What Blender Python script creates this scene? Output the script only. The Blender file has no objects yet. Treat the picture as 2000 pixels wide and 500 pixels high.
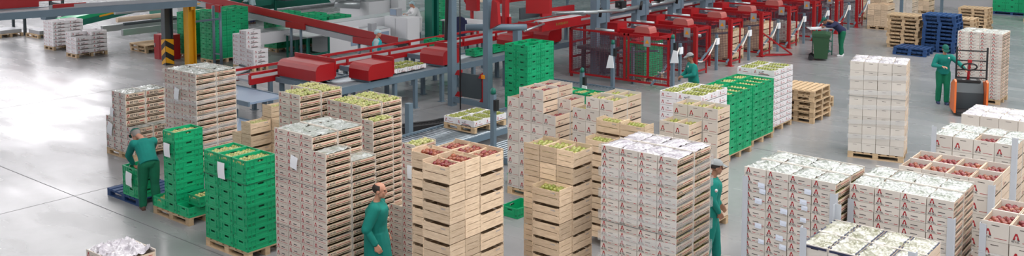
EXPOSURE = 0.0
import bpy, math, random
import numpy as np
from mathutils import Vector, Matrix, noise as mnoise
R = random.Random(7)
PI = math.pi
COL = bpy.context.scene.collection
def rad(d): return d * PI / 180

# ------------------------------------------------------------------ the camera (grid of the hall: x, y along the pallets)
YAW, PITCH, CAMZ, FPX, PYP = rad(39), rad(4.807), 6.0, 1862.0, -46.6
cam_d = bpy.data.cameras.new('camera'); CAM = bpy.data.objects.new('camera', cam_d); COL.objects.link(CAM)
CAM.location = (0, 0, CAMZ); CAM.rotation_euler = (PI / 2 - PITCH, 0, YAW)
cam_d.sensor_width = 36; cam_d.lens = FPX / 2000 * 36; cam_d.shift_y = -(250 - PYP) / 2000
cam_d.clip_end = 300
bpy.context.scene.camera = CAM
def project(P):
    P = np.asarray(P, float)
    x, y, z = P[..., 0], P[..., 1], P[..., 2] - CAMZ
    cx = x * math.cos(YAW) + y * math.sin(YAW); cy = -x * math.sin(YAW) + y * math.cos(YAW)
    c, s = math.cos(PITCH), math.sin(PITCH)
    d = cy * c - z * s; u = cy * s + z * c
    return np.stack([1000 + cx / d * FPX, PYP - u / d * FPX], -1)

# ------------------------------------------------------------------ materials
MATS = {}
def mat(name, col, rough=0.5, metal=0.0, var=0.0, nscale=0.0, namt=0.0, stretch=(1, 1, 1), bump=0.0, alpha=1.0, col2=None, emit=0.0, spec=0.5, coat=0.0, sub=0.0):
    m = bpy.data.materials.new(name); m.use_nodes = True
    nt = m.node_tree; b = nt.nodes['Principled BSDF']
    b.inputs['Base Color'].default_value = (*col, 1); b.inputs['Roughness'].default_value = rough
    b.inputs['Metallic'].default_value = metal; b.inputs['Alpha'].default_value = alpha
    b.inputs['Specular IOR Level'].default_value = spec; b.inputs['Coat Weight'].default_value = coat
    if sub: b.inputs['Subsurface Weight'].default_value = sub; b.inputs['Subsurface Radius'].default_value = (.01, .004, .002)
    if emit: b.inputs['Emission Color'].default_value = (*col, 1); b.inputs['Emission Strength'].default_value = emit
    last = None
    N = nt.nodes.new; L = nt.links.new
    if nscale or var:
        tc = N('ShaderNodeTexCoord'); oi = N('ShaderNodeObjectInfo')
        mix = N('ShaderNodeMix'); mix.data_type = 'RGBA'
        mix.inputs[6].default_value = (*col, 1)
        c2 = col2 or tuple(c * 0.55 for c in col)
        mix.inputs[7].default_value = (*c2, 1)
        if nscale:
            mp = N('ShaderNodeMapping'); mp.inputs['Scale'].default_value = stretch
            L(tc.outputs['Object'], mp.inputs['Vector'])
            ad = N('ShaderNodeVectorMath'); ad.operation = 'ADD'
            sc = N('ShaderNodeVectorMath'); sc.operation = 'SCALE'; sc.inputs['Scale'].default_value = 37.0
            cx = N('ShaderNodeCombineXYZ'); L(oi.outputs['Random'], cx.inputs[0]); L(oi.outputs['Random'], cx.inputs[1])
            L(cx.outputs[0], sc.inputs[0]); L(mp.outputs[0], ad.inputs[0]); L(sc.outputs[0], ad.inputs[1])
            ns = N('ShaderNodeTexNoise'); ns.inputs['Scale'].default_value = nscale; ns.inputs['Detail'].default_value = 4
            L(ad.outputs[0], ns.inputs['Vector'])
            mr = N('ShaderNodeMapRange'); mr.inputs[1].default_value = .35; mr.inputs[2].default_value = .72; mr.inputs[4].default_value = namt
            L(ns.outputs['Fac'], mr.inputs[0]); L(mr.outputs[0], mix.inputs[0])
            if bump:
                bp = N('ShaderNodeBump'); bp.inputs['Strength'].default_value = bump; bp.inputs['Distance'].default_value = .01
                L(ns.outputs['Fac'], bp.inputs['Height']); L(bp.outputs[0], b.inputs['Normal'])
        else: mix.inputs[0].default_value = 0
        out = mix.outputs[2]
        if var:
            hs = N('ShaderNodeHueSaturation'); mv = N('ShaderNodeMapRange')
            mv.inputs[3].default_value = 1 - var; mv.inputs[4].default_value = 1 + var
            L(oi.outputs['Random'], mv.inputs[0]); L(mv.outputs[0], hs.inputs['Value']); L(out, hs.inputs['Color']); out = hs.outputs[0]
        L(out, b.inputs['Base Color'])
    MATS[name] = m
    return m
M = MATS
mat('pale_board', (.60, .535, .475), .6, var=.10, nscale=6, namt=.25, stretch=(1, 1, 6), col2=(.50, .43, .36))
mat('white_board', (.65, .605, .555), .55, var=.09, nscale=5, namt=.25, col2=(.54, .485, .43))
mat('lath', (.70, .56, .43), .65, var=.14, nscale=5, namt=.5, stretch=(5, 1, 8), col2=(.54, .40, .28))
mat('wood', (.76, .59, .42), .7, var=.2, nscale=4, namt=.75, stretch=(2, 2, 12), col2=(.54, .38, .24))
mat('pallet_wood', (.58, .42, .26), .75, var=.2, nscale=4, namt=.6, stretch=(2, 3, 9), col2=(.40, .27, .15))
mat('carton', (.80, .78, .80), .6, var=.05, nscale=3, namt=.12)
mat('red_print', (.38, .012, .02), .5); mat('black_print', (.03, .03, .035), .5); mat('grey_print', (.33, .32, .34), .6)
mat('dark_gap', (.035, .025, .02), .9)
mat('green_plastic', (.006, .37, .155), .38, var=.12, nscale=3, namt=.3, col2=(.004, .30, .12))
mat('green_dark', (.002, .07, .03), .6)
mat('blue_paint', (.012, .05, .17), .6, var=.2, nscale=4, namt=.5, stretch=(2, 2, 8), col2=(.02, .09, .22))
mat('red_paint', (.36, .008, .012), .38, nscale=2, namt=.3, col2=(.27, .006, .01))
mat('steel_blue', (.135, .195, .25), .4, nscale=3, namt=.3, col2=(.10, .15, .19))
mat('steel_dark', (.05, .065, .075), .45); mat('steel_light', (.42, .45, .47), .3, .6)
mat('belt_blue', (.25, .33, .45), .45); mat('roller', (.33, .38, .42), .3, .5)
mat('white_paint', (.68, .69, .72), .4); mat('grey_paint', (.36, .37, .40), .5)
mat('machine_green', (.0, .13, .09), .45); mat('yellow_paint', (.70, .34, .008), .4, nscale=2, namt=.2, col2=(.6, .27, .01))
mat('black', (.012, .012, .014), .5); mat('rubber', (.015, .015, .018), .8)
mat('orange_paint', (.75, .16, .03), .35); mat('pink_sheen_and_belt', (.50, .15, .135), .3)  # pink on head covers is skylight sheen painted into the red; belts share it
mat('paper', (.86, .88, .92), .7); mat('hose_white', (.75, .7, .65), .4)
mat('teal_cloth', (.0, .20, .165), .85, nscale=9, namt=.5, bump=.5, col2=(.0, .15, .125))
mat('green_cloth', (.0, .17, .085), .85, nscale=9, namt=.5, bump=.5, col2=(.0, .12, .06))
mat('trouser_green', (.0, .135, .065), .85, nscale=9, namt=.5, bump=.4, col2=(.0, .085, .045))
mat('navy_cloth', (.02, .025, .075), .9, nscale=9, namt=.4, bump=.4); mat('grey_cap', (.27, .29, .30), .8)
mat('green_cap', (.0, .10, .075), .8); mat('skin', (.55, .27, .18), .5, sub=.1); mat('skin_dark', (.33, .16, .10), .5, sub=.1)
mat('dark_hair', (.02, .014, .012), .7); mat('grey_hair', (.22, .20, .19), .8); mat('shoe', (.10, .05, .035), .6)
mat('blue_shoe', (.03, .05, .13), .6); mat('light_sleeve', (.40, .55, .58), .85); mat('bright_vest', (.0, .34, .40), .8); mat('hair_net', (.45, .62, .68), .7, nscale=20, namt=.5)
mat('bin_green', (.02, .075, .03), .5); mat('cardboard_grey', (.50, .53, .58), .7)
mat('sticker', (.72, .78, .90), .25); mat('wall_teal', (.0, .12, .12), .7); mat('wall_grey', (.42, .42, .44), .8)
mat('dark_liner', (.02, .025, .07), .35); mat('amber', (.8, .30, .01), .4); mat('white_cloth', (.75, .76, .78), .85)

def film_mat(name, white, alpha, tint):
    m = mat(name, white, .16, nscale=6, namt=.95, col2=tint, alpha=alpha, coat=.6)
    m.node_tree.nodes['Principled BSDF'].inputs['Coat Roughness'].default_value = .06
    return m
film_mat('film_white', (.47, .49, .48), 1.0, (.22, .25, .20))
film_mat('film_gold', (.50, .50, .44), 1.0, (.17, .17, .08))
film_mat('film_clear', (.82, .84, .86), .30, (.7, .72, .74))
film_mat('film_bag', (.60, .58, .61), 1.0, (.36, .33, .38))

def fruit_mat(name, a, b, c):
    m = mat(name, a, .32, nscale=14, namt=1.0, col2=b, stretch=(1, 1, .5), coat=.25)
    nt = m.node_tree; hs = nt.nodes.new('ShaderNodeMix'); hs.data_type = 'RGBA'
    oi = nt.nodes.new('ShaderNodeObjectInfo'); bs = nt.nodes['Principled BSDF']
    old = bs.inputs['Base Color'].links[0].from_socket
    nt.links.new(old, hs.inputs[6]); hs.inputs[7].default_value = (*c, 1)
    mr = nt.nodes.new('ShaderNodeMapRange'); mr.inputs[1].default_value = .3; mr.inputs[4].default_value = .75
    nt.links.new(oi.outputs['Random'], mr.inputs[0]); nt.links.new(mr.outputs[0], hs.inputs[0]); nt.links.new(hs.outputs[2], bs.inputs['Base Color'])
    return m
fruit_mat('red_skin', (.235, .014, .018), (.11, .007, .012), (.36, .12, .05))
fruit_mat('green_skin', (.30, .32, .06), (.21, .25, .04), (.42, .36, .11))
fruit_mat('pear_skin', (.38, .40, .12), (.27, .31, .08), (.50, .45, .20))
mat('stalk', (.10, .06, .03), .8)

# ------------------------------------------------------------------ mesh builder
class MB:
    def __init__(self): self.v = []; self.f = []; self.m = []; self.s = []
    def add(self, vs, fs, m=0, smooth=False):
        o = len(self.v); self.v += [tuple(p) for p in vs]
        for f in fs: self.f.append(tuple(o + i for i in f)); self.m.append(m); self.s.append(smooth)
    def box(self, a, b, m=0):
        (x0, y0, z0), (x1, y1, z1) = a, b
        self.add([(x0, y0, z0), (x1, y0, z0), (x1, y1, z0), (x0, y1, z0), (x0, y0, z1), (x1, y0, z1), (x1, y1, z1), (x0, y1, z1)],
                 [(3, 2, 1, 0), (4, 5, 6, 7), (0, 1, 5, 4), (1, 2, 6, 5), (2, 3, 7, 6), (3, 0, 4, 7)], m)
        return self
    def bar(self, p, q, w, h, m=0, up=(0, 0, 1)):
        p, q = Vector(p), Vector(q); d = (q - p).normalized(); u = Vector(up)
        if abs(d.dot(u)) > .95: u = Vector((1, 0, 0))
        s = d.cross(u).normalized(); u = s.cross(d)
        vs = [e + s * a * w / 2 + u * b * h / 2 for e in (p, q) for a, b in ((-1, -1), (1, -1), (1, 1), (-1, 1))]
        self.add(vs, [(0, 1, 2, 3), (7, 6, 5, 4), (0, 4, 5, 1), (1, 5, 6, 2), (2, 6, 7, 3), (3, 7, 4, 0)], m); return self
    def tube(self, path, r, m=0, n=10, caps=True):
        path = [Vector(p) for p in path]; rs = r if isinstance(r, (list, tuple)) else [r] * len(path)
        vs = []; prev = None
        for i, p in enumerate(path):
            d = (path[min(i + 1, len(path) - 1)] - path[max(i - 1, 0)]).normalized()
            if prev is None:
                a = Vector((0, 0, 1)) if abs(d.z) < .9 else Vector((1, 0, 0)); x = d.cross(a).normalized()
            else: x = (prev - d * prev.dot(d)).normalized()
            prev = x; y = d.cross(x)
            vs += [p + (x * math.cos(2 * PI * k / n) + y * math.sin(2 * PI * k / n)) * rs[i] for k in range(n)]
        fs = [(i * n + k, i * n + (k + 1) % n, (i + 1) * n + (k + 1) % n, (i + 1) * n + k) for i in range(len(path) - 1) for k in range(n)]
        self.add(vs, fs, m, True)
        if caps:
            o = len(self.v) - len(vs)
            self.f += [tuple(o + k for k in reversed(range(n))), tuple(o + (len(path) - 1) * n + k for k in range(n))]; self.m += [m, m]; self.s += [False, False]
        return self
    def cyl(self, p, q, r, m=0, n=12): return self.tube([p, q], r, m, n)
    def poly(self, pts, m=0): self.add(pts, [tuple(range(len(pts)))], m); return self
    def prism(self, pts, d, m=0):
        n = len(pts); d = Vector(d); a = [Vector(p) for p in pts]; b = [p + d for p in a]
        self.add(a + b, [tuple(reversed(range(n))), tuple(range(n, 2 * n))] + [(i, (i + 1) % n, n + (i + 1) % n, n + i) for i in range(n)], m); return self
    def lathe(self, prof, m=0, n=12, c=(0, 0, 0), sm=True):
        vs = [(c[0] + r * math.cos(2 * PI * k / n), c[1] + r * math.sin(2 * PI * k / n), c[2] + z) for r, z in prof for k in range(n)]
        self.add(vs, [(i * n + k, i * n + (k + 1) % n, (i + 1) * n + (k + 1) % n, (i + 1) * n + k) for i in range(len(prof) - 1) for k in range(n)], m, sm)
        o = len(self.v) - len(vs); self.f += [tuple(o + k for k in reversed(range(n))), tuple(o + (len(prof) - 1) * n + k for k in range(n))]; self.m += [m, m]; self.s += [sm, sm]
        return self
    def ell(self, c, r, m=0, n=14, rings=9):
        prof = [(math.sin(PI * i / rings), -math.cos(PI * i / rings)) for i in range(1, rings)]
        o = len(self.v); self.lathe(prof, m, n)
        for i in range(o, len(self.v)): x, y, z = self.v[i]; self.v[i] = (c[0] + x * r[0], c[1] + y * r[1], c[2] + z * r[2])
        return self
    def merge(self, other, T=None, m=None):
        o = len(self.v)
        self.v += [tuple(T @ Vector(p)) for p in other.v] if T is not None else list(other.v)
        self.f += [tuple(o + i for i in f) for f in other.f]; self.m += other.m if m is None else [m] * len(other.m); self.s += other.s; return self
    def mesh(self, name, mats):
        me = bpy.data.meshes.new(name); me.from_pydata(self.v, [], self.f)
        for x in (mats if isinstance(mats, (list, tuple)) else [mats]): me.materials.append(M[x])
        me.polygons.foreach_set('material_index', self.m); me.polygons.foreach_set('use_smooth', self.s); me.update(); return me
    def build(self, name, mats, parent=None, loc=None):
        return link(name, self.mesh(name, mats), parent, loc)
def link(name, data, parent=None, loc=None, rz=0, sc=None):
    o = bpy.data.objects.new(name, data); COL.objects.link(o)
    if parent is not None: o.parent = parent
    if loc is not None: o.location = loc
    if rz: o.rotation_euler = (0, 0, rz)
    if sc is not None: o.scale = sc
    return o
def tag(o, label, cat, group=None, kind=None):
    o['label'] = label; o['category'] = cat
    if group: o['group'] = group
    if kind: o['kind'] = kind
    return o
def thing(name, label, cat, loc=(0, 0, 0), rz=0, group=None, sc=None):
    return tag(link(name, None, None, loc, rz, sc), label, cat, group)
def struct(name, mb, mats, label, cat='room'):
    o = mb.build(name, mats); tag(o, label, cat, None, 'structure'); return o
ORD = 'topmost second third fourth fifth sixth seventh eighth ninth tenth eleventh twelfth thirteenth fourteenth fifteenth sixteenth seventeenth eighteenth nineteenth twentieth twenty-first twenty-second twenty-third twenty-fourth'.split()

# ------------------------------------------------------------------ printing on boards
def letter_quads(ch):
    q = {'A': [(0, 0, .32, 1), (.68, 0, 1, 1), (.32, .78, .68, 1), (.32, .32, .68, .53)], 'C': [(0, 0, .32, 1), (.32, .76, 1, 1), (.32, 0, 1, .24)],
         'T': [(.33, 0, .67, .76), (0, .76, 1, 1)], 'E': [(0, 0, .32, 1), (.32, .78, 1, 1), (.32, .39, .9, .61), (.32, 0, 1, .22)], 'L': [(0, 0, .32, 1), (.32, 0, 1, .24)]}[ch]
    return [[(a, b), (c, b), (c, d), (a, d)] for a, b, c, d in q]
def word(txt, x, y, h, m):
    out = []; w = h * .72
    for k, ch in enumerate(txt):
        for q in letter_quads(ch): out.append((m, [(x + k * w * 1.28 + a * w, y + b * h) for a, b in q]))
    return out
def rect(x0, y0, x1, y1, m): return (m, [(x0, y0), (x1, y0), (x1, y1), (x0, y1)])
def logo(x, y, h, m):
    w = h * .92
    P = lambda *a: (m, [(x + p * w, y + q * h) for p, q in a])
    K = lambda *a: (3, [(x + p * w, y + q * h) for p, q in a])
    return [K((0, 0), (.29, 0), (.32, .14), (.05, .14)), K((.71, 0), (1, 0), (.95, .14), (.68, .14)), P((.05, .14), (.32, .14), (.36, .52), (.36, 1)), P((.68, .14), (.95, .14), (.64, 1), (.64, .52)), P((.36, .52), (.44, .64), (.56, .64), (.64, .52), (.64, 1), (.36, 1)), P((.32, .14), (.37, .2), (.39, .36), (.345, .42)), P((.63, .2), (.68, .14), (.655, .42), (.61, .36))]
def decal(mb, org, ax, ay, polys, off=.0012):
    org, ax, ay = Vector(org), Vector(ax), Vector(ay); n = ax.cross(ay) * off
    for m, pts in polys: mb.poly([org + ax * a + ay * b + n for a, b in pts], m)
# ------------------------------------------------------------------ crates: origin at the middle of the bottom, printed end towards -y, long printed side towards +x
KIND = {}
def define(key, name, cat, size, mats, parts):
    w = MB()
    for n, mb in parts: w.merge(mb)
    KIND[key] = dict(name=name, cat=cat, size=size, mats=mats, mb=w, single=w.mesh(key + '_crate', mats), parts=[(n, mb.mesh(key + '_' + n, mats)) for n, mb in parts])
G3 = .0038
def post_floor(w, d, h0, m, post=.022):
    b = MB(); x, y = w / 2 - .012, d / 2 - .016
    b.box((-x, -y, .004), (x, y, .010), m)
    for sx in (-1, 1):
        for sy in (-1, 1):
            p = [(sx * x, sy * y, .010), (sx * (x - post), sy * y, .010), (sx * x, sy * (y - post), .010)]; h = h0 * .60
            if sx * sy > 0: p.reverse()
            b.prism(p, (0, 0, h - .012), m)
    return b
def printed_crate(key, name, h, style):
    w, d = .3 - G3 * 2, .5 - G3 * 2
    mats = ['pale_board' if style == 'pear' else 'white_board', 'lath', 'red_print', 'black_print', 'grey_print']
    ends = []
    for s in (-1, 1):
        b = MB(); b.box((-w / 2, s * d / 2 - (.013 if s > 0 else 0), .004), (w / 2, s * d / 2 + (.013 if s < 0 else 0), h), 0)
        q = []
        if style == 'pear':
            q += logo(.02, .022, h * .62, 2) + [rect(.125, h * .50, .205, h * .62, 3), rect(.10, h * .25, .27, h * .31, 2)]
        else:
            q += logo(.028, h * .36, h * .57, 2) + word('ACTEL', .018, h * .11, h * .20, 3) + [rect(.125, h * .50, .205, h * .58, 3), rect(.125, h * .16, .17, h * .23, 2), rect(.18, h * .165, .225, h * .215, 4), rect(.235, h * .16, .28, h * .23, 2)]
        decal(b, (-w / 2 * (1 if s < 0 else -1), s * d / 2, 0), (1 if s < 0 else -1, 0, 0), (0, 0, 1), q)
        ends.append(('end_board', b))
    sides = []
    lo = h * (.30 if style != 'tall' else .24); hi = h * (.76 if style != 'tall' else .86)
    for s in (1, -1):
        b = MB(); x0, x1 = sorted((s * w / 2, s * (w / 2 - .009)))
        b.box((x0, -d / 2 + .014, lo), (x1, d / 2 - .014, hi), 1)
        hh = hi - lo
        q = logo(.03, lo + hh * .14, hh * .72, 2) + word('ACTEL', .03 + hh * .85, lo + hh * .2, hh * .52, 3) + [rect(.03 + hh * .85 + hh * 2.3, lo + hh * .34, .45, lo + hh * .50, 2)]
        decal(b, (s * w / 2, -s * d / 2, 0), (0, s, 0), (0, 0, 1), q)
        sides.append(('side_board', b))
    define(key, name, 'crate', (.3, .5, h), mats, ends + sides + [('crate_base', post_floor(w, d, h * .97, 1))])
printed_crate('P', 'pear_crate', .105, 'pear')
printed_crate('Q', 'white_crate', .105, 'wrap')
printed_crate('T', 'printed_crate', .153, 'tall')
def deep_crate(key, name, h, plain=False):
    w, d = .3 - G3 * 2, .5 - G3 * 2
    mats = ['white_board', 'lath', 'red_print', 'black_print', 'dark_gap']; parts = []
    for s in (-1, 1):
        b = MB(); b.box((-w / 2, s * d / 2 - (.012 if s > 0 else 0), .004), (w / 2, s * d / 2 + (.012 if s < 0 else 0), h), 0)
        q = [rect(.105, h * .80, .19, h * .835, 4)]
        if not plain: q += logo(.032, h * .26, h * .36, 2) + word('ACTEL', .022, h * .15, h * .085, 3) + [rect(.135, h * .17, .27, h * .20, 2)]
        decal(b, (-w / 2 * (1 if s < 0 else -1), s * d / 2, 0), (1 if s < 0 else -1, 0, 0), (0, 0, 1), q)
        parts.append(('end_board', b))
    for s in (1, -1):
        b = MB(); x0, x1 = sorted((s * w / 2, s * (w / 2 - .009)))
        b.box((x0, -d / 2 + .013, h * .53), (x1, d / 2 - .013, h * .93), 1); b.box((x0, -d / 2 + .013, h * .06), (x1, d / 2 - .013, h * .47), 1)
        b.box((x0 + .002, -d / 2 + .02, h * .3), (x1 - .002, -d / 2 + .05, h * .7), 1)
        q = [] if plain else logo(.10, h * .14, h * .24, 2) + word('ACTEL', .17, h * .17, h * .09, 3)
        decal(b, (s * w / 2, -s * d / 2, 0), (0, s, 0), (0, 0, 1), q)
        parts.append(('side_board', b))
    parts.append(('crate_base', post_floor(w, d, h * .98, 1)))
    if key == 'K':
        mats.append('dark_liner'); b = MB()
        for s in (-1, 1):
            pts = [(s * (w / 2 - .012) , -d / 2 + .02 + (d - .04) * k / 12, h * (.93 + .05 * abs(math.sin(k * 1.9)))) for k in range(13)]
            b.tube(pts, .008, 5, 6)
            for k in range(12): b.bar((pts[k][0], pts[k][1], h * .86), (pts[k + 1][0], pts[k + 1][1], h * .86), .009, h * .12, 5)
        b.box((-w / 2 + .012, -d / 2 - .004, h * .84), (w / 2 - .012, -d / 2 - .0015, h * .95), 5)
        parts.append(('liner', b))
    define(key, name, 'crate', (.3, .5, h), mats, parts)
deep_crate('D', 'deep_crate', .233); deep_crate('B', 'plain_crate', .2095, True); deep_crate('K', 'lined_crate', .225, True)
def wood_crate(key, h=.2475, rot=False):
    w, d = .3 - G3 * 2, .5 - G3 * 2
    mats = ['wood', 'grey_print']; parts = []
    for s in (-1, 1):
        b = MB(); y0, y1 = sorted((s * d / 2, s * (d / 2 - .012)))
        for a, c in ((.03, .325), (.355, .65), (.68, .985)): b.box((-w / 2, y0, h * a), (w / 2, y1, h * c), 0)
        b.box((-w / 2 + .012, y0 + .002, h * .05), (-w / 2 + .04, y1 - .002, h * .98), 0); b.box((w / 2 - .04, y0 + .002, h * .05), (w / 2 - .012, y1 - .002, h * .98), 0)
        parts.append(('end_board', b))
    for s in (1, -1):
        b = MB(); x0, x1 = sorted((s * w / 2, s * (w / 2 - .010)))
        for a, c in ((.04, .43), (.47, .86)): b.box((x0, -d / 2 + .013, h * a), (x1, d / 2 - .013, h * c), 0)
        for e in (-1, 1): b.box((x0 + .002, e * (d / 2 - .035) - .013, h * .05), (x1 - .002, e * (d / 2 - .035) + .013, h * .90), 0)
        decal(b, (s * w / 2, -s * d / 2, 0), (0, s, 0), (0, 0, 1), [rect(.33 + k * .022, h * .70, .345 + k * .022, h * .77, 1) for k in range(4)])
        parts.append(('side_board', b))
    parts.append(('crate_base', post_floor(w, d, h * .97, 0)))
    if rot:
        T = Matrix.Rotation(-PI / 2, 4, 'Z')
        parts = [(n, MB().merge(b, T)) for n, b in parts]
    define(key, 'wooden_crate', 'crate', (.5, .3, h) if rot else (.3, .5, h), mats, parts)
wood_crate('W'); wood_crate('V', .265); wood_crate('U', .265, True); wood_crate('X', .2475, True)
def green_crate(key, w, d, h=.193):
    b = MB(); W, D = w - .006, d - .006; t = .006
    b.box((-W / 2 + .012, -D / 2 + .012, .004), (W / 2 - .012, D / 2 - .012, .012), 0)
    for ax in (0, 1):
        L, S = (W, D) if ax == 0 else (D, W)
        for s in (-1, 1):
            f = S / 2 * s
            def put(a0, a1, z0, z1, i0, i1, m=0):
                u0, u1 = sorted((f - s * i0, f - s * i1))
                b.box((a0, u0, z0), (a1, u1, z1), m) if ax == 0 else b.box((u0, a0, z0), (u1, a1, z1), m)
            e = L / 2
            put(-e, e, h - .022, h, 0, .016)                                   # rim
            put(-e + .004, e - .004, .002, .030, .004, .014)                   # foot band
            hw = .055; z1, z2 = h - .064, h - .034                             # hand hole
            put(-e + .006, -hw, .030, h - .022, .010, .016); put(hw, e - .006, .030, h - .022, .010, .016)
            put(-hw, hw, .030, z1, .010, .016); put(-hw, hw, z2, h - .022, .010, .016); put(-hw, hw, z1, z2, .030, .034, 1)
            n = max(3, int(round(L / .085)))
            for k in range(n + 1):
                a = -e + .012 + (L - .024) * k / n
                if k in (0, n) or abs(a) > hw: put(a - .006, a + .006, .030, h - .022, .002, .014)
            put(-e + .02, e - .02, .086, .096, .003, .013)
            for k in range(n):
                a0 = -e + .012 + (L - .024) * k / n + .016; a1 = a0 + (L - .024) / n - .032
                if min(abs(a0), abs(a1)) > hw + .01:
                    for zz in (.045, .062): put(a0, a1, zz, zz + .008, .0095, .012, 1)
    define(key, 'green_crate', 'crate', (w, d, h), ['green_plastic', 'green_dark'], [('crate_body', b)])
green_crate('G', .4, .6); green_crate('H', .6, .4)
def white_carton(key, w, d, h):
    b = MB(); W, D = w - .006, d - .006; t = .006
    b.box((-W / 2, -D / 2, .002), (W / 2, D / 2, .010), 0)
    for s in (-1, 1):
        y0, y1 = sorted((s * D / 2, s * (D / 2 - t))); b.box((-W / 2, y0, .002), (W / 2, y1, h * .97), 0)
        x0, x1 = sorted((s * W / 2, s * (W / 2 - t))); b.box((x0, -D / 2 + t, .002), (x1, D / 2 - t, h * .97), 0)
        for e in (-1, 1): b.box((s * (W / 2 - .03) - .024, e * (D / 2 - .03) - .024, h * .94), (s * (W / 2 - .03) + .024, e * (D / 2 - .03) + .024, h * .975), 0)
    for f in range(4):
        L = W if f % 2 == 0 else D
        q = logo(L * .10, h * .2, h * .5, 1) + [rect(L * .36, h * .24, L * .74, h * .31, 1), rect(L * .46, h * .60, L * .56, h * .68, 3)]
        if L > .5: q += word('ACTEL', L * .32, h * .34, h * .2, 2) + [rect(L * .3, h * .05, L * .8, h * .17, 3)]
        org, ax = [((-W / 2, -D / 2, 0), (1, 0, 0)), ((W / 2, -D / 2, 0), (0, 1, 0)), ((W / 2, D / 2, 0), (-1, 0, 0)), ((-W / 2, D / 2, 0), (0, -1, 0))][f]
        decal(b, org, ax, (0, 0, 1), q)
    define(key, 'white_carton', 'carton', (w, d, h), ['carton', 'red_print', 'black_print', 'dark_gap'], [('carton_tray', b)])
white_carton('C', .4, .6, .148); white_carton('E', .6, .4, .148)

# ------------------------------------------------------------------ pallets
def pallet_parts(w, d):
    deck = MB(); n = 7; bw = w / (n + .9 * (n - 1) * .45)
    for k in range(n):
        x = -w / 2 + bw / 2 + (w - bw) * k / (n - 1); deck.box((x - bw / 2, -d / 2, .124), (x + bw / 2, d / 2, .144), 0)
    for s in (-1, 0, 1): deck.box((-w / 2, s * (d / 2 - .05) - .05, .102), (w / 2, s * (d / 2 - .05) + .05, .1235), 0)
    out = [('deck', deck)]
    for s in (-1, 0, 1):
        b = MB(); y = s * (d / 2 - .05)
        b.box((-w / 2, y - .05, .0), (w / 2, y + .05, .021), 0)
        for t in (-1, 0, 1): b.box((t * (w / 2 - .06) - .06, y - .048, .0212), (t * (w / 2 - .06) + .06, y + .048, .1018), 0)
        out.append(('bearer', b))
    return out
PAL = {}
def pallet(label, x, y, z=0, w=1.2, d=1.0, m='pallet_wood', rz=0, group=None):
    k = (w, d, m)
    if k not in PAL: PAL[k] = [(n, b.mesh('pallet_' + n, [m])) for n, b in pallet_parts(w, d)]
    t = thing('pallet', label, 'pallet', (x, y, z), rz, group)
    for n, me in PAL[k]: link(n, me, t)
    return t

# ------------------------------------------------------------------ fruit and film
def apple_mesh(key, m, pear=False):
    b = MB()
    pr = [(.004, -.030), (.016, -.034), (.029, -.028), (.037, -.010), (.038, .006), (.032, .024), (.018, .034), (.006, .030)]
    if pear: pr = [(.004, -.031), (.020, -.034), (.032, -.024), (.0365, -.006), (.034, .012), (.026, .028), (.015, .037), (.005, .036)]
    b.lathe(pr, 0, 12); b.cyl((0, 0, .030), (.006, 0, .047), .0018, 1, 5)
    return b
FRUIT = {}
for key, name, m, pear in (('red', 'red_apple', 'red_skin', 0), ('green', 'green_apple', 'green_skin', 0), ('pear', 'pear', 'pear_skin', 1)):
    b = apple_mesh(key, m, pear); FRUIT[key] = dict(name=name, mb=b, me=b.mesh(name, [m, 'stalk']), spots=[], extra=[])
def fill(key, x, y, z, w, d, rz, where, level=0.0, under=True, hidden=False):
    """fruit lying in the open crate whose middle is (x, y) and whose rim is at z"""
    pitch = .073; nx, ny = max(1, int((w - .03) / pitch)), max(1, int((d - .03) / .078))
    ca, sa = math.cos(rz), math.sin(rz)
    for j in range(ny):
        for i in range(nx):
            a = (i - (nx - 1) / 2 + (.25 if j % 2 else -.25) * (1 if nx > 1 else 0)) * (w - .112) / max(1, nx - .5); c = (j - (ny - 1) / 2) * (d - .085) / max(1, ny - 1)
            a += R.uniform(-.003, .003); c += R.uniform(-.003, .003)
            hump = .018 * (1 - (2 * a / w) ** 2) * (1 - (2 * c / d) ** 2)
            s = R.uniform(.88, .99)
            (FRUIT[key]['extra'] if hidden else FRUIT[key]['spots']).append(((x + a * ca - c * sa, y + a * sa + c * ca, z - .047 + level + hump + R.uniform(-.010, .010)), s, where)[:2 if hidden else 3])
            if under and R.random() < .8:
                FRUIT[key]['extra'].append(((x + .8 * (a * ca - c * sa), y + .85 * (a * sa + c * ca), z - .118 + level), s))
def rand_rot(): return Matrix.Rotation(R.uniform(0, 2 * PI), 4, 'Z') @ Matrix.Rotation(R.uniform(-1.1, 1.1), 4, 'X')
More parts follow.
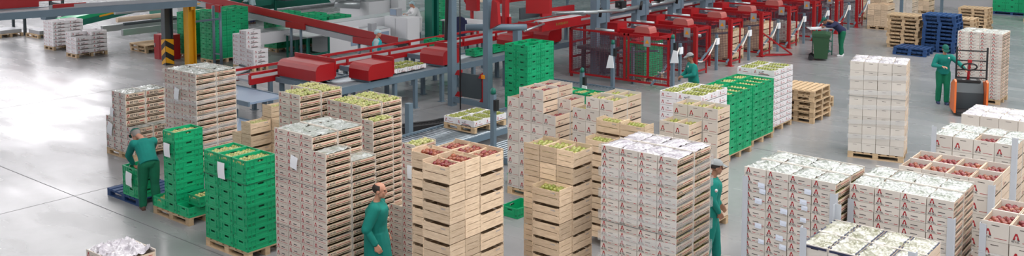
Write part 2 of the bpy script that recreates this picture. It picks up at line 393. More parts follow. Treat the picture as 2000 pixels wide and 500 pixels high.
def place_fruit(limit=300):
    for key, F in FRUIT.items():
        sp = [s for s in F['spots']]
        P = project([s[0] for s in sp]) if sp else []
        dist = [math.dist(s[0], (0, 0, CAMZ)) for s in sp]
        inside = [0 <= p[0] <= 2000 and 0 <= p[1] <= 500 for p in P]
        order = sorted(range(len(sp)), key=lambda k: (not inside[k], dist[k]))
        for k in order[:limit]:
            if not inside[k]: F['extra'].append(sp[k][:2]); continue
            pos, s, where = sp[k]
            o = link(F['name'], F['me'], None); o.matrix_world = Matrix.Translation(pos) @ rand_rot() @ Matrix.Scale(s, 4)
            tag(o, f"{F['name'].replace('_', ' ')} in {where}", 'apple' if key != 'pear' else 'pear', f"{F['name'].replace('_', ' ')}s in {where}")
        rest = [(sp[k][0], sp[k][1]) for k in order[limit:]] + F['extra']
        if rest:
            lo = MB(); lo.ell((0, 0, 0), (.037, .037, .034), 0, 9, 6); b = MB()
            for pos, s in rest: b.merge(lo, Matrix.Translation(pos) @ Matrix.Scale(s, 4))
            nm = {'red': 'loose_red_apples', 'green': 'loose_green_apples', 'pear': 'loose_pears'}[key]
            o = b.build(nm, [F['me'].materials[0].name])
            tag(o, {'red': 'deeper and farther red apples filling the crates', 'green': 'deeper and farther green apples filling the crates', 'pear': 'pears showing between the boards of stacked crates'}[key], 'fruit', None, 'stuff')
FILM = {}
def film_mesh(w, d, m, k, amp):
    k0 = k; k = (k, round(amp, 3))
    if (w, d, m, k) in FILM: return FILM[(w, d, m, k)]
    rr = random.Random(k0 * 77 + 5); n1, n2 = 26, max(16, int(26 * d / w)); b = MB(); off = Vector((rr.uniform(0, 50), rr.uniform(0, 50), 0))
    vs = []
    ridges = [(rr.uniform(-w / 2, w / 2), rr.uniform(-d / 2, d / 2), rr.uniform(0, PI), rr.uniform(.3, 1)) for _ in range(12)]
    for j in range(n2 + 1):
        for i in range(n1 + 1):
            x, y = (i / n1 - .5) * w, (j / n2 - .5) * d
            p = Vector((x * 9, y * 9, 0)) + off
            h = .5 * abs(mnoise.noise(p)) + .22 * abs(mnoise.noise(p * 2.3)) + .6 * (1 - (2 * x / w) ** 4) * (1 - (2 * y / d) ** 4) * .5
            for rx, ry, ra, rs in ridges:
                t = (x - rx) * math.sin(ra) - (y - ry) * math.cos(ra); h += rs * .55 * max(0, 1 - abs(t) / .02) * max(0, 1 - math.hypot(x - rx, y - ry) / .24)
            vs.append((x, y, h * amp))
    b.add(vs, [(j * (n1 + 1) + i, j * (n1 + 1) + i + 1, (j + 1) * (n1 + 1) + i + 1, (j + 1) * (n1 + 1) + i) for j in range(n2) for i in range(n1)], 0, False)
    FILM[(w, d, m, k)] = b.mesh('film', [m]); return FILM[(w, d, m, k)]
def film(x, y, z, w, d, where, m='film_white', amp=.035, rz=0, group=None, sag=.03):
    me = film_mesh(round(w - .012, 3), round(d - .040, 3), m, R.randrange(4), amp)
    o = link('film_cover', me, None, (x, y, z - sag), rz); return tag(o, 'shiny crumpled film over ' + where, 'plastic film', group)

# ------------------------------------------------------------------ stacks of crates on pallets
STACKS = []
def stack(phrase, key, F, cells, pitch, z0=.145, rz=0, top=None, adj='crate', layout=None, single=False, pal=True, fruit=None, sides=None, face=('front', 'side'), wd=None, pm='pallet_wood', pal_label=None):
    """cells {(i, j): tiers}; i counts columns away from the corner along -x, j rows along +y"""
    STACKS.append(dict(phrase=phrase, key=key, F=F, cells=cells, pitch=pitch, z0=z0, rz=rz, top=top or {}, adj=adj, single=single, pal=pal, fruit=fruit, sides=sides, face=face, layout=layout, wd=wd, fill_all=True, pm=pm, pal_label=pal_label))
def cell_box(S, c):
    if S['layout']: return S['layout'][c][:3]                      # (x offset, y offset, kind)
    w, d, _ = KIND[S['key']]['size']; i, j = c
    return (-(i + .5) * w, (j + .5) * d, S['key'])
def to_world(S, x, y):
    c, s = math.cos(S['rz']), math.sin(S['rz']); return S['F'][0] + x * c - y * s, S['F'][1] + x * s + y * c
def build_stacks():
    boxes = []                                                 # every column as an upright box, to find what the camera sees
    for si, S in enumerate(STACKS):
        for c, n in S['cells'].items():
            ox, oy, k = cell_box(S, c); w, d, _ = KIND[k]['size']; x, y = to_world(S, ox, oy)
            r = .04 if S['rz'] else 0
            boxes.append((x - w / 2 + r, y - d / 2 + r, S['z0'], x + w / 2 - r, y + d / 2 - r, S['z0'] + n * S['pitch'], si, c))
    B = np.array([b[:6] for b in boxes]); eye = np.array([0, 0, CAMZ])
    def seen(pts, skip):
        out = []
        for p in pts:
            u = project(p)
            if not (-2 <= u[0] <= 2002 and -2 <= u[1] <= 502): continue
            d = p - eye; t0 = (B[:, :3] - eye) / d; t1 = (B[:, 3:] - eye) / d
            lo = np.minimum(t0, t1).max(1); hi = np.maximum(t0, t1).min(1)
            hit = (hi > lo) & (lo < .9985) & (hi > 0)
            hit[skip] = False
            if not hit.any(): return True
        return False
    rest = {}; inner = {}
    fillers = []
    for si, S in enumerate(STACKS):
        cells = S['cells']; nf, ns = S['face']
        for c, n in cells.items():
            ox, oy, k = cell_box(S, c); K = KIND[k]; w, d, h = K['size']; x, y = to_world(S, ox, oy); p = S['pitch']; sc = p / h
            skip = [q for q, b in enumerate(boxes) if b[6] == si and b[7] == c]
            i, j = c
            if S['layout']: col = S['layout'][c][3] if len(S['layout'][c]) > 3 else f'{ORD[i] if i else "corner"} column'
            elif (i, j) == (0, 0): col = 'corner column'
            elif j == 0: col = f'{ORD[i]} front column'
            elif i == 0: col = f'{ORD[j]} side column'
            else: col = f'{ORD[i]} rear column'
            for t in range(n):
                z = S['z0'] + t * p; last = t == n - 1
                fx = max(0 if S['layout'] else cells.get((i - 1, j), 0), 0) > t; fy = (0 if S['layout'] else cells.get((i, j - 1), 0)) > t
                pts = []
                for a in (-.4, -.12, .2, .42):
                    for b in (.25, .7):
                        if not fy: pts.append((x + a * w, y - d / 2, z + b * p))
                        if not fx: pts.append((x + w / 2, y + a * d, z + b * p))
                    if last: pts += [(x + a * w, y + q * d, z + p) for q in (-.45, 0, .45)]
                if S['rz']: pts = [tuple(np.array([*to_world(S, ox + (q[0] - x), oy + (q[1] - y)), q[2]])) for q in pts]
                vis = seen([np.array(q) for q in pts], skip) if pts else False
                rank = n - 1 - t
                if not vis:
                    if not (pts or last): inner.setdefault(k, []).append((x, y, z, S['rz'], sc))
                    else: rest.setdefault(k, []).append((x, y, z, S['rz'], sc))
                    continue
                lab = f"{S['adj']} {ORD[rank] if rank else 'at the top'}{' from top' if rank else ''}, {col}, {S['phrase']}"
                grp = f"{K['name'].replace('_', ' ')}s, {S['phrase']}"
                jx, jy = (R.uniform(-.002, .002), R.uniform(-.002, .002))
                if S['single'] or len(K['parts']) == 1:
                    o = link(K['name'], K['single'], None, (x + jx, y + jy, z), S['rz'], (1, 1, sc)); tag(o, lab, K['cat'], grp)
                else:
                    o = thing(K['name'], lab, K['cat'], (x + jx, y + jy, z), S['rz'], grp, (1, 1, sc))
                    for pn, me in K['parts']: link(pn, me, o)
                if S['sides'] and not fx: fillers.append((S['sides'], x + w / 2 - .062, y, z + p * .30, d))
            f = S['top'].get(c, S['top'].get('all'))
            zt = S['z0'] + n * p
            if f in FRUIT and S['fill_all'] and not seen([np.array([x + a * w, y + b * d, zt]) for a in (-.3, .3) for b in (-.4, .1, .4)], skip):
                fill(f, x, y, zt, w, d, S['rz'], '', -.03, False, True)
            elif f and seen([np.array([x + a * w, y + b * d, zt]) for a in (-.3, .3) for b in (-.4, .1, .4)], skip):
                where = f"top crate, {col}, {S['phrase']}"
                if f in FRUIT: fill(f, x, y, zt, w, d, S['rz'], where, {'P': .006, 'E': .01, 'C': .01}.get(k, -.040 if k == 'D' else -.024 if k in 'GH' else -.036), h > .15)
                elif f == 'empty': pass
                else: film(x, y, zt, w, d, where, f, S.get('amp') or .032, S['rz'], None, .021 if h < .2 else .014)
        if S['pal']:
            xs = [(cell_box(S, c), KIND[cell_box(S, c)[2]]['size']) for c in cells]
            x0 = min(a[0] - b[0] / 2 for a, b in xs); x1 = max(a[0] + b[0] / 2 for a, b in xs); y0 = min(a[1] - b[1] / 2 for a, b in xs); y1 = max(a[1] + b[1] / 2 for a, b in xs)
            w, d = S['wd'] or (x1 - x0, y1 - y0)
            x, y = to_world(S, x1 - w / 2, y0 + d / 2)
            pallet(S['pal_label'] or 'wooden pallet under ' + S['phrase'], x, y, 0, round(w, 3), round(d, 3), S['pm'], S['rz'])
    NAMES = {'P': 'pear crates', 'Q': 'white crates', 'T': 'tall printed crates', 'D': 'deep crates', 'B': 'plain deep crates', 'K': 'dark-lined crates', 'G': 'green crates', 'C': 'white cartons', 'W': 'wooden crates'}
    merged = {}
    for k, L in rest.items():
        b = merged.setdefault({'H': 'G', 'E': 'C', 'V': 'W', 'U': 'W', 'X': 'W'}.get(k, k), MB())
        w, d, h = KIND[k]['size']
        for x, y, z, rz, sc in L:
            T = Matrix.Translation((x, y, z)) @ Matrix.Rotation(rz, 4, 'Z') @ Matrix.Diagonal((1, 1, sc, 1))
            if len(KIND[k]['mb'].v) < 900 and k not in 'GH': b.merge(KIND[k]['mb'], T)
            else:
                s = MB(); s.box((-w / 2 + .004, -d / 2 + .004, .002), (w / 2 - .004, d / 2 - .004, h - .02), 0); s.box((-w / 2, -d / 2, h - .02), (w / 2, d / 2, h), 0); b.merge(s, T)
    for k, L in inner.items():                                 # crates shut in on all sides: plain open boxes
        b = merged.setdefault({'H': 'G', 'E': 'C', 'V': 'W', 'U': 'W', 'X': 'W'}.get(k, k), MB()); w, d, h = KIND[k]['size']
        for x, y, z, rz, sc in L:
            s = MB(); s.box((-w / 2 + .004, -d / 2 + .004, .003), (w / 2 - .004, d / 2 - .004, .012))
            for q in (-1, 1):
                s.box((min(q * (w / 2 - .004), q * (w / 2 - .012)), -d / 2 + .004, .012), (max(q * (w / 2 - .004), q * (w / 2 - .012)), d / 2 - .004, h - .003)); s.box((-w / 2 + .012, min(q * (d / 2 - .004), q * (d / 2 - .012)), .012), (w / 2 - .012, max(q * (d / 2 - .004), q * (d / 2 - .012)), h - .003))
            b.merge(s, Matrix.Translation((x, y, z)) @ Matrix.Rotation(rz, 4, 'Z') @ Matrix.Diagonal((1, 1, sc, 1)))
    for k, b in merged.items():
        o = b.build('lower_' + NAMES[k].replace(' ', '_').replace('-', '_'), KIND[k]['mats']); tag(o, f'{NAMES[k]} hidden low down or behind in the stacks', 'crate', None, 'stuff')
    for key, x, y, z, d in fillers:
        for q in range(6): FRUIT[key]['extra'].append(((x, y + (q - 2.5) * .076, z), R.uniform(.85, 1)))
# ------------------------------------------------------------------ what stands where: stacks on pallets
def five(): return {(0, k): (-.3, .2 + .4 * k, None, f'{ORD[k] if k else "corner"} long-side column') for k in range(3)} | {(1, k): (-.8, .3 + .6 * k, None, f'{ORD[k] if k else "corner"} short-side column') for k in range(2)}
def five_of(a, b): return {c: (v[0], v[1], a if c[0] == 0 else b, v[3]) for c, v in five().items()}
def rect_cells(ni, nj, n, **ov):
    c = {(i, j): n for i in range(ni) for j in range(nj)}
    return c
def cells(ni, nj, n, ov={}):
    c = rect_cells(ni, nj, n); c.update(ov); return {k: v for k, v in c.items() if v}
PC = 'pear crate'
stack('stack beside bald man', 'P', (-10.665, 8.856), cells(4, 2, 22, {(0, 0): 20, (0, 1): 18}), .1058, top={'all': 'film_white'}, adj=PC, sides='pear')
stack('tall stack before yellow column', 'P', (-17.65, 11.21), cells(4, 2, 19), .1115, top={'all': 'film_white'}, adj=PC, single=True)
stack('pear stack beside wooden crates', 'P', (-13.51, 10.65), cells(2, 2, 19, {(2, 1): 19}), .1215, top={'all': 'pear'}, adj=PC, sides='pear')
stack('pear stack before grey post', 'P', (-12.06, 11.07), cells(4, 2, 20, {(0, 0): 18, (0, 1): 0}), .110, top={'all': 'pear'}, adj=PC, sides='pear')
stack('narrow stack near bald man', 'P', (-10.53, 10.55), cells(1, 1, 18, {(1, 0): 8}), .1065, top={(0, 0): 'pear', (1, 0): 'empty'}, adj=PC, sides='pear', wd=(1.2, .8))
stack('stack behind bending worker', 'T', (-19.97, 11.06), cells(4, 2, 9, {(0, 0): 4, (0, 1): 4, (3, 0): 5, (3, 1): 5}), .153, top={'all': 'film_white'}, adj='printed crate', single=True)
stack('stack behind orange truck', 'T', (-6.1, 29.82), cells(4, 2, 19), .1008, top={'all': 'film_white'}, adj='red-printed crate', single=True)
WR = 'white crate'
stack('stack wrapped in film', 'Q', (-6.1, 11.01), cells(4, 2, 22), .108, top={'all': 'film_bag'}, adj=WR, sides='pear', rz=rad(.5))
stack('stack with loose stickers', 'Q', (-4.06, 11.24), cells(4, 2, 22), .1082, top={'all': 'film_white'}, adj=WR, sides='pear', rz=rad(-1))
stack('strapped stack behind dark-lined stack', 'Q', (-2.8, 11.57), cells(4, 2, 22), .1059, top={'all': 'film_white'}, adj=WR, rz=rad(.8))
stack('dark-lined stack at frame bottom', 'K', (-2.78, 10.01), cells(4, 2, 9), .225, top={'all': 'film_gold'}, adj='dark-lined crate')
DC = 'deep crate'
stack('big red-apple stack', 'D', (-2.77, 13.39), cells(4, 2, 9), .2389, top={'all': 'red'}, adj=DC)
stack('stack with one uncovered crate', 'D', (-2.97, 15.76), cells(4, 2, 9), .2328, top={'all': 'film_white', (1, 0): 'red'}, adj=DC)
stack('covered stack by orange truck', 'B', (-3.03, 17.73), cells(4, 2, 10), .2055, top={'all': 'film_bag'}, adj='plain crate')
stack('red-apple stack at frame edge', 'D', (-1.37, 11.87), cells(4, 2, 9), .2328, top={'all': 'red'}, adj=DC)
stack('free-standing plain stack', 'B', (-6.39, 21.89), cells(4, 2, 10), .2093, top={'all': 'film_bag'}, adj='plain crate', rz=rad(12.1))
stack('stepped red-apple stack', 'D', (-10.76, 14.62), cells(4, 2, 9, {(0, 0): 7, (0, 1): 8, (3, 0): 8, (3, 1): 8}), .2306, top={'all': 'red'}, adj=DC)
stack('stepped green-apple stack', 'D', (-9.31, 14.41), cells(2, 2, 9, {(2, 0): 8, (2, 1): 8}), .2385, top={'all': 'green'}, adj=DC)
stack('green-apple stack behind capped man', 'D', (-7.68, 14.81), cells(3, 2, 9, {(0, 0): 0, (1, 0): 8, (2, 0): 8}), .229, top={'all': 'green'}, adj=DC)
stack('wooden red-apple stack', 'U', (-8.21, 8.86), {(0, 0): 9, (0, 1): 9, (1, 1): 9, (0, 2): 9, (1, 2): 9, (2, 2): 9}, .265, top={'all': 'red'}, adj='slatted crate',
      layout={(0, 0): (-.25, .15, 'U', 'outer cross column'), (0, 1): (-.25, .45, 'U', 'inner cross column'), (1, 1): (-.75, .45, 'U', 'cross column beside print'), (0, 2): (-.15, .85, 'V', 'corner rear column'), (1, 2): (-.45, .85, 'V', 'middle rear column'), (2, 2): (-.75, .85, 'V', 'far rear column')}, wd=(1.0, 1.2))
stack('wooden green-apple stack', 'W', (-7.7, 10.89), cells(3, 1, 9), .2475, top={'all': 'green'}, adj='slatted crate', wd=(1.2, 1.0))
stack('step before wooden green-apple stack', 'X', (-7.71, 10.59), cells(1, 1, 7), .2475, top={'all': 'green'}, adj='slatted crate', pal=False)
stack('crate pair behind wrapped stack', 'X', (-8.22, 13.72), cells(2, 1, 8), .2475, top={'all': 'green'}, adj='slatted crate', wd=(1.2, .6))
stack('lone column behind wrapped stack', 'X', (-8.66, 13.31), cells(1, 1, 7), .2475, top={'all': 'green'}, adj='slatted crate', pal=False)
stack('stepped wooden pear stack', 'W', (-15.04, 10.9), {(1, 0): 6, (2, 0): 5, (1, 1): 7, (0, 1): 6}, .2475, top={'all': 'pear', (2, 0): 'empty'}, adj='slatted crate', wd=(1.2, 1.0))
GC = 'green plastic crate'
stack('three-wide green stack', 'G', (-12.97, 9.11), cells(3, 1, 8), .1925, top={'all': 'pear'}, adj=GC, wd=(1.2, .8))
stack('green tower', 'G', (-15.22, 9.45), {(0, 0): 1, (1, 0): 8, (2, 0): 1}, .1905, top={(1, 0): 'pear', (2, 0): 'pear', (0, 0): 'empty'}, adj=GC, wd=(1.2, .8))
stack('crate set askew beside green tower', 'G', (-15.09, 9.60), {(0, 0): 1}, .193, z0=.145 + .1915, top={'all': 'pear'}, adj=GC, pal=False)
stack('crates under worker', 'H', (-16.95, 9.46), cells(1, 1, 3), .193, top={'all': 'empty'}, adj=GC, wd=(1.2, 1.0), pm='blue_paint', pal_label='blue pallet in front of the bending worker')
stack('green pair stack by cartons', 'H', (-9.49, 19.49), {c: 7 for c in five()}, .2, top={'all': 'pear'}, adj=GC, layout=five_of('H', 'G'))
stack('rear green pair stack', 'H', (-9.65, 21.07), {c: 7 for c in five()}, .192, top={'all': 'pear'}, adj=GC, layout=five_of('H', 'G'))
stack('green stack beside fence', 'G', (-15.59, 19.91), cells(2, 2, 9), .205, top={'all': 'empty'}, adj=GC)
WC = 'white carton'
stack('carton stack before worker', 'E', (-9.33, 17.84), {c: 11 for c in five()}, .1515, top={'all': 'green'}, adj=WC, layout=five_of('E', 'C'))
stack('carton stack beside blue pallets', 'E', (-9.82, 22.63), {c: 10 for c in five()}, .1458, top={'all': 'green'}, adj=WC, layout=five_of('E', 'C'))
stack('cartons on low conveyor', 'E', (-14.80, 16.85), {c: 1 for c in five()}, .16, z0=.475, top={'all': 'green'}, adj=WC, layout=five_of('E', 'C'), pal=False)
stack('low cartons by red beam', 'C', (-34.55, 17.02), {(0, 0): 4, (1, 0): 5, (0, 1): 5, (1, 1): 5}, .158, top={'all': 'empty'}, adj=WC)
stack('high cartons by red beam', 'C', (-36.97, 17.32), cells(2, 2, 7), .141, top={'all': 'empty'}, adj=WC)
stack('cartons beside green stacks', 'C', (-27.1, 19.46), {(0, 0): 4, (1, 0): 8, (2, 0): 7}, .155, top={'all': 'empty'}, adj=WC)
stack('green stack behind striped column', 'G', (-31.2, 19.6), cells(2, 2, 8), .193, top={'all': 'empty'}, adj=GC)
stack('green stack behind yellow column', 'G', (-29.55, 19.5), cells(2, 2, 9), .193, top={'all': 'empty'}, adj=GC)
stack('green stack behind grey frame', 'G', (-30.0, 20.75), cells(2, 1, 9), .193, top={'all': 'empty'}, adj=GC)
stack('green stack beyond white conveyor', 'G', (-29.85, 22.5), cells(2, 2, 7), .193, top={'all': 'empty'}, adj=GC)
stack('second green stack beyond white conveyor', 'G', (-29.85, 23.8), cells(2, 2, 6), .193, top={'all': 'empty'}, adj=GC)
stack('third green stack beyond white conveyor', 'G', (-29.85, 25.1), cells(2, 2, 5), .193, top={'all': 'empty'}, adj=GC)
stack('green stack behind office desk', 'G', (-27.5, 29.3), cells(2, 1, 9), .193, top={'all': 'empty'}, adj=GC)
stack('tall green stack by far machine', 'G', (-33.6, 32.0), cells(2, 2, 11), .193, top={'all': 'empty'}, adj=GC)
stack('low greens by fence', 'G', (-14.0, 20.75), cells(3, 1, 3), .193, top={'all': 'pear'}, adj=GC)
stack('green stack inside first cage', 'G', (-15.75, 26.2), cells(2, 2, 6), .193, top={'all': 'empty'}, adj=GC)
stack('wooden stack inside third cage', 'W', (-15.35, 31.6), cells(3, 2, 4), .2475, top={'all': 'pear'}, adj='slatted crate')
stack('wooden stack inside fourth cage', 'W', (-15.35, 34.2), cells(3, 2, 4), .2475, top={'all': 'empty'}, adj='slatted crate')
stack('pale stack inside fifth cage', 'D', (-15.35, 36.8), cells(3, 2, 3), .233, top={'all': 'film_white'}, adj=DC)
stack('last wooden stack by far cage', 'W', (-13.6, 43.5), cells(3, 2, 4), .2475, top={'all': 'empty'}, adj='slatted crate')
stack('wooden stack behind far cage', 'W', (-14.6, 46.5), cells(4, 2, 7), .2475, top={'all': 'empty'}, adj='slatted crate')
stack('far white stack behind grey post', 'B', (-14.0, 48.5), cells(4, 2, 10), .2, top={'all': 'empty'}, adj='plain crate')
stack('far banded stack near wall', 'W', (-13.9, 51.0), cells(3, 2, 9), .2475, top={'all': 'empty'}, adj='slatted crate')
stack('stack on open floor by frame edge', 'P', (-9.54, 5.01), cells(2, 1, 18), .1085, top={'all': 'film_bag'}, adj='bag-topped crate', wd=(1.2, 1.0))
STACKS[-1]['amp'] = .085
stack('long green bins by far wall', 'H', (-9.6, 54.0 - .9), cells(3, 2, 2), .35, z0=.145, top={'all': 'empty'}, adj='green bin', pm='blue_paint', pal_label='blue pallet under green bins by the far wall')
stack('green bins at far doorway', 'H', (-8.3, 50.7), cells(2, 2, 5), .3, top={'all': 'empty'}, adj='green bin')
build_stacks()

# empty pallets
def pallet_pile(x, y, n, phrase, m='pallet_wood', w=1.2, d=1.0, rz=0, jit=.03):
    col = 'blue' if m == 'blue_paint' else 'natural wooden'
    for k in range(n):
        rank = n - 1 - k
        pallet(f"{col} pallet, {ORD[rank] if rank else 'topmost'} of {phrase}", x + R.uniform(-jit, jit), y + R.uniform(-jit, jit), k * .1455, w, d, m, rz + rad(R.uniform(-1.5, 1.5)), f'{col} pallets of {phrase}')
pallet_pile(-9.9, 24.85, 6, 'pile behind cartons', w=1.0, d=1.2)
pallet_pile(-10.35, 26.25, 2, 'low pile behind cartons')
pallet_pile(-10.95, 24.6, 5, 'blue pile behind cartons', 'blue_paint', 1.0, 1.2)
pallet_pile(-10.1, 38.95, 10, 'tall blue pile across the hall', 'blue_paint')
pallet_pile(-11.5, 39.2, 9, 'light pile beside tall blue pile')
pallet_pile(-10.75, 37.55, 2, 'low blue pair before light pile', 'blue_paint')
pallet_pile(-9.9, 40.7, 8, 'light pile behind tall blue pile'); pallet_pile(-10.6, 46.2, 7, 'farthest light pile')
pallet_pile(-15.6, 52.6, 9, 'blue pile by far wall', 'blue_paint')
pallet_pile(-34.2, 19.75, 2, 'pair lying by red cabinet'); pallet_pile(-42.6, 17.9, 1, 'one under the edge tray filler', jit=0); pallet_pile(-41.2, 18.9, 1, 'one under the tray filler by cartons', jit=0)
for nm, (x, y, z) in {'green crate alone on the floor beside wooden crates': (-11.0, 13.80, 0), 'green crate on the floor behind wooden green-apple stack': (-12.25, 15.5, 0.0),
                      'green crate riding on the red-railed conveyor': (-21.9, 22.9, 1.055), 'second green crate riding past the conveyor junction': (-19.5, 22.3, 1.03), 'green crate at the conveyor hood': (-19.5, 23.2, 1.03)}.items():
    tag(link('green_crate', KIND['G']['single'], None, (x, y, z)), nm, 'crate')
for k, (dx, dy) in enumerate([(a, b) for b in range(4) for a in range(2)]):
    tag(link('white_carton', KIND['C']['single'], None, (-19.75 + dx * .42, 18.35 + dy * .38, 1.03), PI / 2 * 0, (.97, .6, .9)), f'white apple carton on blue conveyor, {ORD[dy] if dy else "outer"} of {"rear" if dx == 0 else "aisle-side"} row', 'carton', 'apple cartons on blue conveyor')
    fill('green', -19.75 + dx * .42, 18.35 + dy * .38, 1.03 + .16, .38, .34, 0, 'the cartons on the blue conveyor', .01, False)
place_fruit()

# films, corner posts, straps, papers on the stacks
def corner_post(x, y, z0, z1, label, sx=1, sy=-1, rz=0):
    b = MB(); t = .005; L = .07
    b.prism([(0, 0, 0), (-sx * L, 0, 0), (-sx * L, sy * t, 0), (sx * t, sy * t, 0), (sx * t, -sy * L, 0), (0, -sy * L, 0)][::(1 if sx * sy < 0 else -1)][::-1], (0, 0, z1 - z0), 0)
    tag(b.build('corner_post', 'cardboard_grey', None, (x, y, z0)), label, 'corner protector')
for (fx, fy, rz, z1, a), nm in {(-4.06, 11.24, -1, 2.40, 4): 'stack with loose stickers', (-2.8, 11.57, .8, 2.28, 4): 'strapped stack behind dark-lined stack', (-2.78, 10.01, 0, 2.35, 4): 'stack of dark-lined crates', (-2.77, 13.39, 0, 2.24, 0): 'stack of red-apple crates', (-2.97, 15.76, 0, 2.36, 4): 'stack with one uncovered crate', (-1.37, 11.87, 0, 2.2, 4): 'red-apple stack at the frame edge'}.items():
    c, s = math.cos(rad(rz)), math.sin(rad(rz)); e = .004
    corner_post(fx + e * 2, fy - e * 2, .15, z1, 'grey cardboard corner post at the near corner of ' + nm)
    if a: corner_post(fx - 1.2 * c - e * 2, fy - 1.2 * s - e * 2, .15, z1, 'grey cardboard corner post at the far front corner of ' + nm, -1, -1)
corner_post(-2.78 - 1.2 + .0, 11.02 + .012, .15, 2.35, 'grey cardboard corner post at the rear corner of dark-lined crates', -1, 1)
def strap(F, w, d, z, label, m='black', tilt=.0, t=.002, h=.007, rz=0):
    b = MB(); e = .012; x0, x1, y0, y1 = -w - e, e, -e, d + e
    P = [(x0, y0), (x1, y0), (x1, y1), (x0, y1)]; Q = [(x0 - t, y0 - t), (x1 + t, y0 - t), (x1 + t, y1 + t), (x0 - t, y1 + t)]
    vs = [(p[0], p[1], zz) for zz in (-h / 2, h / 2) for p in P] + [(q[0], q[1], zz) for zz in (-h / 2, h / 2) for q in Q]
    fs = []
    for k in range(4):
        n = (k + 1) % 4; fs += [(8 + k, 8 + n, 12 + n, 12 + k), (n, k, 4 + k, 4 + n), (k, n, 8 + n, 8 + k), (4 + n, 4 + k, 12 + k, 12 + n)]
    b.add(vs, fs, 0); tag(b.build('strap', m, None, (F[0], F[1], z)), label, 'strap').rotation_euler = (0, 0, rz)
strap((-6.1, 11.01), 1.2, 1.0, 1.45, 'dark strap round the stack wrapped in film', 'steel_dark', rz=rad(.5))
strap((-10.665, 8.856), 1.2, 1.0, 1.72, 'dark upper strap round the stack beside bald man', 'steel_dark'); strap((-10.665, 8.856), 1.2, 1.0, .98, 'dark lower strap round the stack beside bald man', 'steel_dark')
strap((-12.97, 9.11), 1.2, .6, 1.29, 'dark strap round the three-wide green stack'); strap((-6.39, 21.89), 1.2, 1.0, 1.44, 'dark strap round the free-standing plain stack', 'steel_dark', rz=rad(12.1))
for F, z, nm, rz in (((-4.06, 11.24), 1.30, 'stack with loose stickers', -1), ((-2.8, 11.57), 1.62, 'strapped stack behind dark-lined stack', .8), ((-1.37, 11.87), 1.86, 'red-apple stack at the frame edge', 0)):
    strap(F, 1.21, 1.0, z, 'clear plastic strap round the ' + nm, 'film_clear', rz=rad(rz), h=.02)
def ribbon(F, rz, turns, z0, z1, wd, label):
    """one strip of stretch film wound up round a stack"""
    b = MB(); c, s = math.cos(rz), math.sin(rz); per = []
    e = .02; P = [(-1.2 - e, -e), (e, -e), (e, 1.0 + e), (-1.2 - e, 1.0 + e)]
    n = 40; vs = []
    tot = turns * 4 * n
    for q in range(tot + 1):
        k, f = divmod(q, n); a, bb = P[k % 4], P[(k + 1) % 4]; f /= n
        x, y = a[0] + (bb[0] - a[0]) * f, a[1] + (bb[1] - a[1]) * f
        z = z0 + (z1 - z0) * q / tot
        out = 0
        for r in range(5):
            w = .014 * mnoise.noise(Vector((q * .35, r * 1.7, turns))) + .012
            nx, ny = (0, -1, 0, 1)[k % 4] * 0, 0
            dirn = ((0, -1), (1, 0), (0, 1), (-1, 0))[k % 4]
            vs.append((x + dirn[0] * w, y + dirn[1] * w, z + (r / 4 - .5) * wd * (1 + .3 * mnoise.noise(Vector((q * .15, 3, 1))))))
    b.add(vs, [(q * 5 + r, (q + 1) * 5 + r, (q + 1) * 5 + r + 1, q * 5 + r + 1) for q in range(tot) for r in range(4)], 0, True)
    o = b.build('stretch_film', 'film_clear', None, (F[0], F[1], 0)); o.rotation_euler = (0, 0, rz); tag(o, label, 'stretch film')
ribbon((-6.1, 11.01), rad(.5), 7, .3, 2.46, .13, 'clear stretch film wound round the stack wrapped in film'); ribbon((-6.39, 21.89), rad(12.1), 5, .5, 2.2, .10, 'clear stretch film wound round the free-standing plain stack')
ribbon((-17.65, 11.21), 0, 5, .6, 2.2, .10, 'clear stretch film wound round the tall stack before yellow column')
def paper(x, y, z, face, label, w=.18, h=.25, tilt=0, rz=0):
    b = MB(); n = 5; t = .0015; vs = []
    for j in range(n + 1):
        for i in range(2):
            k = j / n; vs.append(((i - .5) * w, -.012 * math.sin(k * 2.6) - .004, (k - .5) * h))
    m = len(vs); vs += [(a, b_ + t, c) for a, b_, c in vs]
    fs = [(2 * j, 2 * j + 1, 2 * j + 3, 2 * j + 2) for j in range(n)] + [(m + 2 * j + 2, m + 2 * j + 3, m + 2 * j + 1, m + 2 * j) for j in range(n)] + [(2 * j + 2, m + 2 * j + 2, m + 2 * j, 2 * j) for j in range(n)] + [(2 * j + 1, m + 2 * j + 1, m + 2 * j + 3, 2 * j + 3) for j in range(n)] + [(1, 0, m, m + 1), (2 * n, 2 * n + 1, m + 2 * n + 1, m + 2 * n)]
    b.add(vs, fs, 0)
    o = b.build('paper_sheet', 'paper', None, (x, y, z)); o.rotation_euler = (0, tilt, {'y': 0, 'x': PI / 2}[face] + rz); tag(o, label, 'paper')
paper(-17.25, 9.44, .50, 'y', 'white paper sheet hanging on the crates under the bending worker', .22, .28, .1)
paper(-15.84, 9.43, 1.32, 'y', 'white paper sheet hanging on the green tower', .2, .26)
paper(-13.62, 9.09, 1.42, 'y', 'white paper sheet on the three-wide green stack', .2, .28)
paper(-20.95, 11.04, .62, 'y', 'white paper sheet low on the stack behind bending worker', .22, .3, .3); paper(-20.83, 11.04, 1.02, 'y', 'small white paper higher on the stack behind bending worker', .14, .22, .2)
paper(-18.35, 11.19, 1.75, 'y', 'white paper sheet on the tall stack before yellow column', .18, .28, .2)
paper(-11.35, 8.83, 2.02, 'y', 'white paper sheet on the stack beside bald man', .16, .2, .2)
paper(-10.6, 10.53, 1.62, 'y', 'white paper sheet on the narrow stack near bald man', .14, .22)
